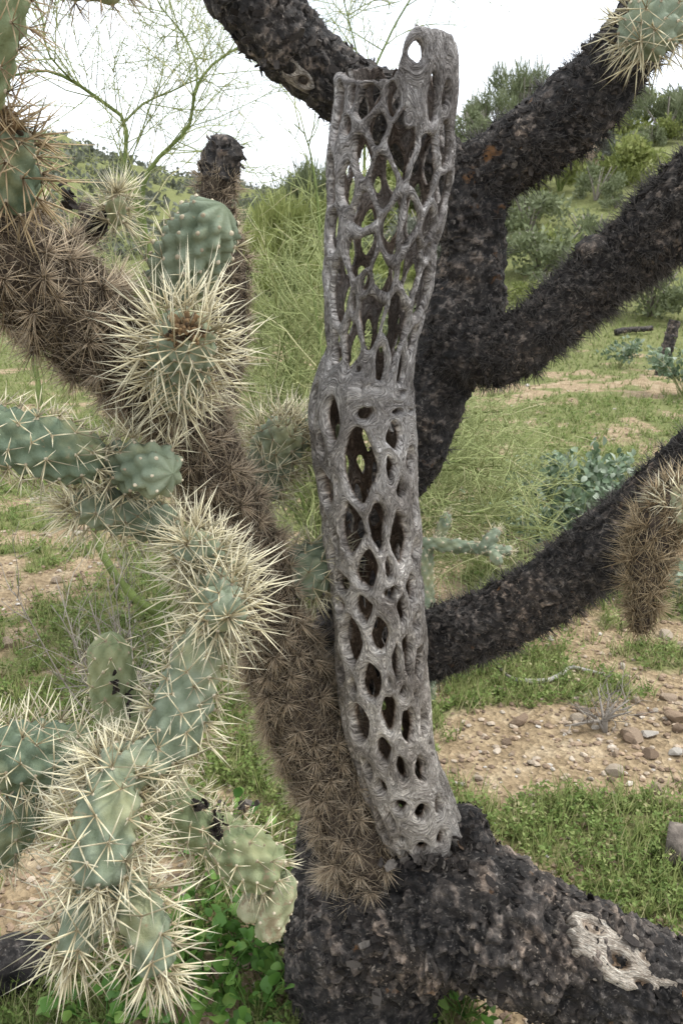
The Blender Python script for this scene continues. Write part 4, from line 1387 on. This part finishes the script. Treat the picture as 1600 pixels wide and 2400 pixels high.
gb = G(1372, 1312)
gb2 = np.array([gb[0], gb[1], Tz(gb[0], gb[1])])
leafy_plant('brittlebush', gb2, .52, 1.2, 4800, .040, 'silver_leaf', 'grey-green brittlebush with soft broad leaves beyond the lower charred limb', 'shrub', 71, single=290, stems=46)
gq = G(1600, 930)
leafy_plant('desert_shrub', (gq[0], gq[1], Tz(gq[0], gq[1])), .62, .95, 700, .055, 'silver_leaf', 'dark green rounded shrub growing round the dark stump', 'shrub', 72, single=0, stems=24)
gq = G(1452, 862)
leafy_plant('desert_shrub', (gq[0], gq[1], Tz(gq[0], gq[1])), .42, .55, 320, .05, 'silver_leaf', 'small blue-green shrub alone on the grass below the forked limb', 'shrub', 73, single=0, stems=16)
gq = G(1590, 1420)
leafy_plant('broadleaf_weed', (gq[0], gq[1], Tz(gq[0], gq[1])), .22, .28, 46, .06, 'silver_leaf', 'low broad-leaved plant behind the withered drooping joint', 'plant', 74, stems=10)

# round-leaved weeds round the foot of the trunk
WEED = [(560, 2240), (640, 2330), (470, 2180), (520, 2340), (430, 2310), (590, 2130), (330, 2390), (660, 2220), (500, 2070), (420, 2420), (600, 2420), (930, 2010), (905, 1960), (250, 2440), (540, 1990), (1090, 2390)]
for k, (x, y) in enumerate(WEED):
    g = G(x, y)
    leafy_plant('round_leaf_weed', (g[0], g[1], Tz(g[0], g[1])), .10 + .05 * r2.random(), .22, 40, .027, 'weed_leaf',
                'clump of bright green round-leaved weed at the foot of the cholla trunk', 'weed', 80 + k, 'round-leaved weeds round the trunk foot', stems=9, round_=1.0, stemmat='weed_leaf')

# ------------------------------------------------------------------ cane cholla in the middle distance
gc = G(1005, 1650)
DC = depth_of(gc)
cane = thing('cane_cholla', (gc[0], gc[1], Tz(gc[0], gc[1])), 'thin green cane cholla with a level arm in the twigs beyond the skeleton', 'cactus')
kw = dict(parent=cane, ds=.03, tub=.26, aw=.004, per=3, width=.0012, name='joint')
joint([(1005, 1655, DC, 18), (1000, 1450, DC, 20), (1000, 1275, DC, 15)], .015, .025, seed=61, **kw)
joint([(985, 1272, DC, 14), (1050, 1278, DC - .05, 18), (1115, 1284, DC - .05, 15)], .015, .025, seed=62, **kw)
joint([(1105, 1284, DC - .05, 13), (1150, 1288, DC - .1, 17), (1200, 1292, DC - .1, 11)], .015, .025, seed=63, **kw)
joint([(1025, 1272, DC, 11), (1038, 1235, DC, 16), (1050, 1200, DC, 10)], .015, .025, seed=64, **kw)
joint([(1125, 1290, DC - .1, 12), (1150, 1262, DC - .1, 17), (1170, 1238, DC - .1, 9)], .015, .025, seed=65, **kw)
joint([(1150, 1290, DC - .1, 11), (1162, 1308, DC - .15, 14), (1170, 1325, DC - .15, 9)], .015, .025, seed=66, **kw)

# ------------------------------------------------------------------ loose wood
def stick(name, lst, r0, r1, mat, label, cat, seed, wig=.0, sink=.4, side=()):
    r2 = np.random.default_rng(seed)
    pts = []
    for q in lst:
        g = G(*q)
        pts.append([g[0], g[1], Tz(g[0], g[1]) + r0 * sink])
    c, _ = spline(pts, .02)
    c = c + fbm(c * 9 + seed, 2)[:, None] * np.array([1, 1, .3]) * wig
    b_ = Bag()
    tube(b_, c, np.linspace(r0, r1, len(c)) * (1 + .15 * fbm(c * 40, 2)), 10, rnd=.9 if mat == 'dead_twig' else .5, psi=0.0, sv=0.0, inner=0.0)
    return ob(name, b_.build(name), M[mat], None, label, cat)


M['grey_wood'] = m_rnd('grey_dead_wood', [(0, (.06, .05, .042)), (1, (.26, .22, .18))], .9, 55)
M['pale_wood'] = m_rnd('bleached_wood', [(0, (.4, .37, .33)), (1, (.62, .59, .54))], .85, 60)
stick('dead_stick', [(1205, 1600), (1270, 1604), (1310, 1590), (1335, 1570), (1370, 1578), (1422, 1590)], .0085, .005, 'pale_wood', 'bleached white crooked stick lying on the grass below the charred limb', 'stick', 3, .01, 1.2)
stick('dead_stick', [(1165, 1560), (1190, 1590), (1225, 1608)], .006, .004, 'dead_twig', 'short grey stick touching the end of the bleached one', 'stick', 4, .01, 1.2)
S_l = None


def log(name, p0, p1, r, label, seed, mat='bark', nfl=160, bright=.25):
    r2 = np.random.default_rng(seed)
    a, b_ = np.array(p0), np.array(p1)
    ctrl = np.array([[*(a + (b_ - a) * f + np.array([0, 0, .01 * math.sin(f * 5)])), r * (1 - .15 * f)] for f in np.linspace(0, 1, 5)])
    c, s = spline(ctrl, .008)
    t, e1, e2 = frames(c[:, :3])
    ang = np.linspace(0, 6.2832, 40, endpoint=False)
    dn_ = np.cos(ang)[None, :, None] * e1[:, None] + np.sin(ang)[None, :, None] * e2[:, None]
    Q = c[:, None, :3] + dn_ * (c[:, 3][:, None] * (1 + .30 * fbm((c[:, None, :3] + dn_ * .05) * 30 + seed, 4)))[..., None]
    n = len(s)
    V = np.concatenate([Q.reshape(-1, 3), c[-1:, :3], c[:1, :3]])
    j = np.arange(40)
    F3 = np.vstack([np.stack([(n - 1) * 40 + j, (n - 1) * 40 + (j + 1) % 40, np.full(40, n * 40)], 1), np.stack([(j + 1) % 40, j, np.full(40, n * 40 + 1)], 1)])
    root = thing(name, tuple(a), label, 'log')
    o = ob('bole', mesh(name, V, [grid_faces(n, 40), F3], {'rnd': np.clip(.5 + .6 * fbm(V * 50, 2), 0, 1)}), M[mat], root)
    bb = Bag()
    flakes_on(dict(Q=Q, dirn=dn_, t=t, n=n, m=40), bb, nfl, .006, .018, r2=r2, bright=bright)
    ob('bark_scales', bb.build('bark_scales', False), M['flake'], o, kind='stuff')
    return root


ga, gb_ = G(-60, 2330), G(120, 2270)
log('fallen_log', (ga[0], ga[1], Tz(ga[0], ga[1]) + .03), (gb_[0], gb_[1], Tz(gb_[0], gb_[1]) + .03), .055, 'grey-brown fallen cholla log on the weeds below the hanging joints', 5, 'bark', 140, .35)
gs = G(1545, 880)
log('dead_stump', (gs[0], gs[1], Tz(gs[0], gs[1]) - .05), (gs[0] + .12, gs[1] + .05, Tz(gs[0], gs[1]) + .62), .075, 'dark dead cholla stump standing in a rounded shrub', 6, nfl=60, bright=0)
gs = G(1440, 790)
log('fallen_log', (gs[0], gs[1], Tz(gs[0], gs[1]) + .05), (gs[0] + .6, gs[1] + .15, Tz(gs[0] + .6, gs[1] + .15) + .10), .045, 'dark fallen log lying on the grassy slope beyond the forked limb', 7, nfl=60, bright=.1)
gs = G(1560, 2000)
log('fallen_log', (gs[0], gs[1], Tz(gs[0], gs[1]) + .01), (gs[0] + .5, gs[1] - .25, Tz(gs[0] + .5, gs[1] - .25) + .01), .05, 'weathered grey log half buried in weeds beside the leaning limb', 9, 'grey_wood', nfl=40, bright=.45)

# ------------------------------------------------------------------ stones
def ico(sub=1):
    f = (1 + 5 ** .5) / 2
    V = [(-1, f, 0), (1, f, 0), (-1, -f, 0), (1, -f, 0), (0, -1, f), (0, 1, f), (0, -1, -f), (0, 1, -f), (f, 0, -1), (f, 0, 1), (-f, 0, -1), (-f, 0, 1)]
    Fc = [(0, 11, 5), (0, 5, 1), (0, 1, 7), (0, 7, 10), (0, 10, 11), (1, 5, 9), (5, 11, 4), (11, 10, 2), (10, 7, 6), (7, 1, 8), (3, 9, 4), (3, 4, 2), (3, 2, 6), (3, 6, 8), (3, 8, 9), (4, 9, 5), (2, 4, 11), (6, 2, 10), (8, 6, 7), (9, 8, 1)]
    V = [list(nrm(np.array(v))) for v in V]
    for _ in range(sub):
        mid, nf = {}, []

        def mp_(a, b):
            k = (min(a, b), max(a, b))
            if k not in mid:
                V.append(list(nrm(np.array(V[a]) + np.array(V[b]))))
                mid[k] = len(V) - 1
            return mid[k]
        for a, b, c in Fc:
            x, y, z = mp_(a, b), mp_(b, c), mp_(c, a)
            nf += [(a, x, z), (b, y, x), (c, z, y), (x, y, z)]
        Fc = nf
    return np.array(V), np.array(Fc)


def rock_shape(seed, sub, cuts=9):
    r2 = np.random.default_rng(seed)
    V, Fc = ico(sub)
    V = V * (1 + .12 * fbm(V * 1.7 + seed, 2))[:, None]
    for _ in range(cuts):
        n = nrm(r2.normal(size=3))
        h = r2.uniform(.45, .8)
        d = V @ n
        V = V - np.maximum(d - h, 0)[:, None] * n
    return V * np.array([1, r2.uniform(.6, .95), r2.uniform(.4, .7)]), Fc


ROCK0 = [rock_shape(200 + k, 0, 4) for k in range(6)]
ROCK1 = [rock_shape(220 + k, 1) for k in range(8)]
ROCK1_C = np.linspace(.2, 1.0, 16)[np.random.default_rng(1).permutation(16)]
ROCK1_ME = [mesh('stone', ROCK1[k % 8][0], ROCK1[k % 8][1], {'rnd': np.full(len(ROCK1[k % 8][0]), c)}, False) for k, c in enumerate(np.linspace(.2, 1.0, 16)[np.random.default_rng(1).permutation(16)])]
r2 = np.random.default_rng(91)
BIG = [(1478, 1732, 36, .55, 'blocky pinkish-brown stone on the dirt right of the dead shrub'), (1535, 1862, 30, .62, 'flat tan stone at the edge of the weeds near the grey log'), (1430, 2030, 20, .4, 'brown stone among the tall weeds above the leaning limb'),
       (1580, 1690, 40, .5, 'large half-buried reddish stone beside the blocky one'), (1560, 1640, 26, .6, 'tan stone just above the large half-buried one'), (1120, 1830, 18, .75, 'pale stone in the weeds close to the bark collar'),
       (1360, 1670, 22, .6, 'flat tan stone just left of the dead shrub'), (1395, 350, 60, .5, 'grey-pink boulder high on the hillside'), (1370, 400, 70, .6, 'pale boulder below the grey-pink one on the hillside'),
       (22, 1515, 28, .6, 'tan stone on the dirt behind the hanging chain'), (85, 1505, 12, 1.0, 'small white stone beside the tan one behind the hanging chain'), (1235, 905, 9, 1.0, 'small white stone alone on the grassy flat')]
for k, (x, y, hw, c, lab) in enumerate(BIG):
    g = G(x, y)
    d = depth_of(g)
    V, Fc = rock_shape(300 + k, 2, 12)
    me = mesh('stone', V, Fc, {'rnd': np.full(len(V), c)}, False)
    o = ob('stone', me, M['stone'], None, lab, 'stone')
    o.location = (g[0], g[1], Tz(g[0], g[1]) + hw * d / F * .18)
    o.scale = (hw * d / F,) * 3
    o.rotation_euler = (r2.normal() * .15, r2.normal() * .15, r2.uniform(0, 6.28))
made = 0
while made < 260:
    right_ = r2.random() < .68
    x, y = (r2.uniform(.45, 2.0), r2.uniform(1.9, 5.0)) if right_ else (r2.uniform(-2.6, -.6), r2.uniform(2.3, 5.2))
    if abs(x) > .44 * y + .1 or green(np.array([x]), np.array([y]))[0] > r2.uniform(.3, .95):
        continue
    s_ = .009 * (3.8 ** (r2.random() ** 2.0))
    kq = int(r2.integers(16))
    tone = ROCK1_C[kq]
    word = 'dark brown' if tone < .42 else ('tan' if tone < .78 else 'pale')
    side_ = 'below the charred right-hand limbs' if right_ else 'behind the hanging green joints'
    o = ob('stone', ROCK1_ME[kq], M['stone'], None, 'small %s stone lying loose on the dirt %s' % (word, side_), 'stone', '%s stones scattered %s' % (word, side_))
    o.location = (x, y, Tz(x, y) + s_ * .25)
    o.scale = (s_, s_, s_)
    o.rotation_euler = (r2.normal() * .3, r2.normal() * .3, r2.uniform(0, 6.28))
    made += 1


def polar(n, r0, r1, r2, half=.50, pw=1.0):
    """points on the ground, denser close by"""
    r = r0 * (r1 / r0) ** (r2.random(n) ** pw)
    a = r2.uniform(-half, half, n)
    return r * np.sin(a), r * np.cos(a)


gv = Bag()
x, y = polar(15000, 1.0, 9, r2)
keep = green(x, y) < r2.uniform(.2, 1.1, len(x))
x, y = x[keep], y[keep]
z = T(x, y)
for k in range(len(x)):
    V, Fc = ROCK0[k % 6]
    s_ = .0045 * 3.0 ** (r2.random() ** 1.6) * (1 + .12 * y[k])
    a = r2.uniform(0, 6.28)
    ca, sa = math.cos(a), math.sin(a)
    W = V @ np.array([[ca, sa, 0], [-sa, ca, 0], [0, 0, 1]]) * s_ + np.array([x[k], y[k], z[k] + s_ * .2])
    gv.add(W, F3=Fc, rnd=np.clip(r2.normal(.52, .24), 0, 1))
ob('gravel', gv.build('gravel', False), M['stone'], None, 'loose tan gravel strewn over the dirt', 'gravel', kind='stuff')

# ------------------------------------------------------------------ grass and small weeds
def quads_leaves(bag, O, D, Nn, L, W, rnd):
    """diamond leaves, two triangles folded along the midrib"""
    D = nrm(D)
    X = nrm(np.cross(D, Nn))
    Z_ = np.cross(X, D)
    n = len(O)
    V = np.stack([O, O + D * (L * .5)[:, None] + X * (W * .5)[:, None] + Z_ * (W * .12)[:, None], O + D * L[:, None], O + D * (L * .5)[:, None] - X * (W * .5)[:, None] + Z_ * (W * .12)[:, None]], 1)
    i = np.arange(n)[:, None] * 4
    bag.add(V, F3=np.concatenate([i + [0, 1, 2], i + [0, 2, 3]]), rnd=np.repeat(rnd, 4))


wd = Bag()
x, y = polar(15000, 1.0, 8.5, r2, .5, .9)
keep = green(x, y) > r2.uniform(.45, 1.0, len(x))
x, y = x[keep], y[keep]
z = T(x, y)
O, D, L, W, C = [], [], [], [], []
for k in range(len(x)):
    h = r2.uniform(.015, .05) * (1.0 + 1.6 * max(0.0, float(vn(np.array([x[k] * 3.1, y[k] * 3.1, 5.0])))))
    ln = np.array([r2.normal() * .3, r2.normal() * .3, 1.0])
    nl = r2.integers(9, 17)
    f = r2.random(nl)
    sz = (.009 + .0016 * y[k])
    O.append(np.array([x[k], y[k], z[k]]) + ln * (h * f)[:, None] + r2.normal(size=(nl, 3)) * [.006, .006, .002])
    a = r2.uniform(0, 6.28, nl)
    D.append(np.stack([np.cos(a), np.sin(a), r2.uniform(-.1, .9, nl)], 1))
    L.append(sz * r2.uniform(.7, 1.4, nl))
    W.append(sz * r2.uniform(.4, .8, nl))
    C.append(np.clip(r2.normal(.5, .2) + r2.normal(size=nl) * .12, 0, 1))
O, D, L, W, C = np.vstack(O), np.vstack(D), np.concatenate(L), np.concatenate(W), np.concatenate(C)
quads_leaves(wd, O, D, np.array([0, 0, 1.0]) + r2.normal(size=O.shape) * .4, L, W, C)
ob('ground_weeds', wd.build('ground_weeds', False), M['weed_small'], None, 'mat of small bright green weeds over the dirt', 'weeds', kind='stuff')

gr = Bag()
x, y = polar(38000, 1.0, 26, r2, .5, .8)
keep = green(x, y) + .25 * sstep(3.5, 6, y) > r2.uniform(.3, .95, len(x))
keep &= ~((np.abs(y - 8.8) < .5) & (x > 0) & (r2.random(len(x)) < .7))
x, y = x[keep], y[keep]
z = T(x, y)
n = len(x)
kk = 3
O = np.repeat(np.stack([x, y, z - .003], 1), kk, 0) + r2.normal(size=(n * kk, 3)) * [.006, .006, 0]
D = np.stack([r2.normal(size=n * kk) * .4, r2.normal(size=n * kk) * .4, np.ones(n * kk)], 1)
far = np.repeat(y, kk)
spikes(gr, O, D, r2.uniform(.02, .085, n * kk) * (1 + .03 * far), .0022 + .0009 * far, rnd=np.clip(r2.normal(.5, .25, n * kk), 0, 1), bend=.18)
ob('grass', gr.build('grass'), M['grass'], None, 'thin short grass growing through the dirt', 'grass', kind='stuff')

# ------------------------------------------------------------------ scrub on the hillsides
def crown_mesh(name, seed, n, leaf, shape, clumps=14):
    """shape: 'round' shrub or 'broom' upswept tree, unit radius 1 and height 1"""
    r2 = np.random.default_rng(seed)
    cb = Bag()
    O, D, C = [], [], []
    for c in range(clumps):
        a = r2.uniform(0, 6.28)
        f = math.sqrt(r2.random())
        if shape == 'round':
            cz = r2.uniform(.15, .85) * (1 - .45 * f * f)
            cc = np.array([math.cos(a) * f * .8, math.sin(a) * f * .8, cz])
            rad_ = r2.uniform(.2, .38)
        else:
            cz = r2.uniform(.45, .95) * (1 - .25 * f)
            cc = np.array([math.cos(a) * f * .8, math.sin(a) * f * .8, cz])
            rad_ = r2.uniform(.14, .28)
        k = n // clumps
        q = nrm(r2.normal(size=(k, 3))) * (rad_ * r2.random(k) ** .45)[:, None] * np.array([1, 1, .75 if shape == 'round' else 1.1])
        O.append(cc + q)
        up_ = .6 if shape == 'round' else 1.6
        D.append(nrm(r2.normal(size=(k, 3)) + np.array([cc[0], cc[1], up_])))
        C.append(np.clip(r2.normal(.5, .14) + r2.normal(size=k) * .16, 0, 1))
    O, D, C = np.vstack(O), np.vstack(D), np.concatenate(C)
    O[:, 2] = np.maximum(O[:, 2], .02)
    L = leaf * r2.uniform(.6, 1.3, len(O))
    quads_leaves(cb, O, D, r2.normal(size=O.shape), L, L * (.5 if shape == 'round' else .10), C)
    return cb.build(name, False)


def stem_mesh(name, seed, shape):
    r2 = np.random.default_rng(seed)
    b_ = Bag()
    for k in range(7):
        a = r2.uniform(0, 6.28)
        f = r2.uniform(.2, .7)
        pts = spline([[0, 0, -.08], [math.cos(a) * f * .4, math.sin(a) * f * .4, .35], [math.cos(a) * f, math.sin(a) * f, .8]], .12)[0]
        tube(b_, pts, np.linspace(.035, .01, len(pts)), 5, rnd=r2.random())
    return b_.build(name)


M['scrub_yellow'] = m_rnd('yellow_green_scrub', [(0, (.11, .13, .035)), (.5, (.21, .24, .07)), (1, (.33, .34, .13))], .7, None, .2, .2)
M['scrub_olive'] = m_rnd('olive_scrub', [(0, (.09, .105, .05)), (.5, (.165, .19, .095)), (1, (.26, .28, .17))], .7, None, .2, .2)
M['scrub_grey'] = m_rnd('grey_scrub', [(0, (.07, .075, .055)), (.5, (.14, .15, .11)), (1, (.24, .24, .19))], .8, None, .2, .15)
CR = {}
for k, key in enumerate(('scrub_yellow', 'scrub_olive', 'scrub_grey')):
    for shp in ('round', 'broom'):
        lst = []
        for v in range(3):
            me = crown_mesh('crown', 400 + k * 20 + v + (7 if shp == 'broom' else 0), 1700 if shp == 'round' else 2200, .12 if shp == 'round' else .24, shp, 14 if shp == 'round' else 22)
            me.materials.append(M[key])
            sm = stem_mesh('trunk', 500 + v + k * 9, shp)
            sm.materials.append(M['pv_bark'] if key == 'scrub_yellow' else M['dead_twig'])
            lst.append((me, sm))
        CR[key, shp] = lst


def scrub(name, x, y, rw, rh, key, shp, label, cat, group, r2):
    me, sm = CR[key, shp][r2.integers(3)]
    z = Tz(x, y)
    root = thing(name, (x, y, z), label, cat, group)
    a = r2.uniform(0, 6.28)
    mt = Matrix.Translation((x, y, z)) @ Matrix.Rotation(a, 4, 'Z') @ Matrix.Diagonal((rw, rw * r2.uniform(.8, 1.2), rh, 1))
    for nm, mm in (('crown', me), ('trunk', sm)):
        o = ob(nm, mm, None, root)
        o.matrix_basis = mt
    return root


LBL = {'scrub_yellow': ('yellow_green_shrub', 'yellow-green bushy shrub'), 'scrub_olive': ('olive_shrub', 'dull olive shrub'), 'scrub_grey': ('grey_shrub', 'dry grey-green shrub')}
r2 = np.random.default_rng(17)
made = 0
while made < 150:
    y = r2.uniform(11.5, 50)
    u = r2.uniform(-.06, .48)
    x = u * y
    if r2.random() > .35 + y / 60:
        continue
    key = r2.choice(['scrub_yellow', 'scrub_olive', 'scrub_grey'], p=[.46, .36, .18])
    rw = r2.uniform(.35, 1.0) * (.8 + y / 60)
    scrub(LBL[key][0], x, y, rw, rw * r2.uniform(.8, 1.3), key, 'round', LBL[key][1] + ' growing on the hillside slope beyond the charred limbs', 'shrub', LBL[key][1] + 's on the hillside', r2)
    made += 1
made = 0
while made < 46:
    y = r2.uniform(9, 55)
    u = r2.uniform(-.5, -.03)
    x = u * y
    key = r2.choice(['scrub_yellow', 'scrub_olive', 'scrub_grey'], p=[.5, .35, .15])
    rw = r2.uniform(.3, .7) * (.8 + y / 60)
    scrub(LBL[key][0], x, y, rw, rw * r2.uniform(.8, 1.2), key, 'round', LBL[key][1] + ' on the flat behind the spiny cholla arm', 'shrub', LBL[key][1] + 's on the flat', r2)
    made += 1


def at_px(px, dist):
    """x on the terrain for a photograph column at a forward distance"""
    return (px - 800) / F * dist * 1.0


TREES = [(1190, 46, 1.9, 3.3, 'scrub_olive', 'grey-green ridge tree with upswept twigs, tallest on the skyline'), (1110, 44, 1.5, 2.0, 'scrub_olive', 'low ridge tree beside the skeleton top'),
         (1300, 47, 1.5, 2.6, 'scrub_olive', 'slim ridge tree tucked above the upper right limb'), (1500, 38, 1.9, 2.0, 'scrub_olive', 'spreading ridge tree between the two right-hand limbs'),
         (1590, 40, 1.9, 1.9, 'scrub_grey', 'pale twiggy ridge tree at the end of the skyline'), (1440, 40, 1.4, 1.8, 'scrub_yellow', 'yellow-green ridge tree above the boulders'),
         (690, 24, 1.5, 2.3, 'scrub_yellow', 'yellow-green bushy tree left of the skeleton'), (625, 30, 1.7, 2.3, 'scrub_olive', 'olive bushy tree behind the yellow-green one'),
         (740, 34, 1.6, 2.9, 'scrub_olive', 'darker tree rising close behind the skeleton edge'), (560, 20, 1.2, 1.7, 'scrub_yellow', 'yellow-green tree behind the broken dead arm')]
for k, (px, dist, rw, rh, key, lab) in enumerate(TREES):
    scrub('desert_tree', at_px(px, dist), dist, rw, rh, key, 'broom', lab, 'tree', None, r2)

fb = Bag()
n = 4200
y = r2.uniform(70, 230, n)
x = r2.uniform(-.55, .35, n) * y
z = T(x, y)
for k in range(n):
    kk = 9
    s_ = r2.uniform(.35, 1.0)
    O = np.array([x[k], y[k], z[k]]) + r2.normal(size=(kk, 3)) * s_ * [.5, .5, .3] + [0, 0, s_ * .4]
    L = s_ * r2.uniform(.6, 1.2, kk)
    quads_leaves(fb, O, r2.normal(size=(kk, 3)) + [0, 0, .8], r2.normal(size=(kk, 3)), L, L * .7, np.clip(r2.normal(.45, .2) + r2.normal(size=kk) * .1, 0, 1))
ob('far_scrub', fb.build('far_scrub', False), M['scrub_grey'], None, 'scattered scrub covering the far hills', 'scrub', kind='stuff')
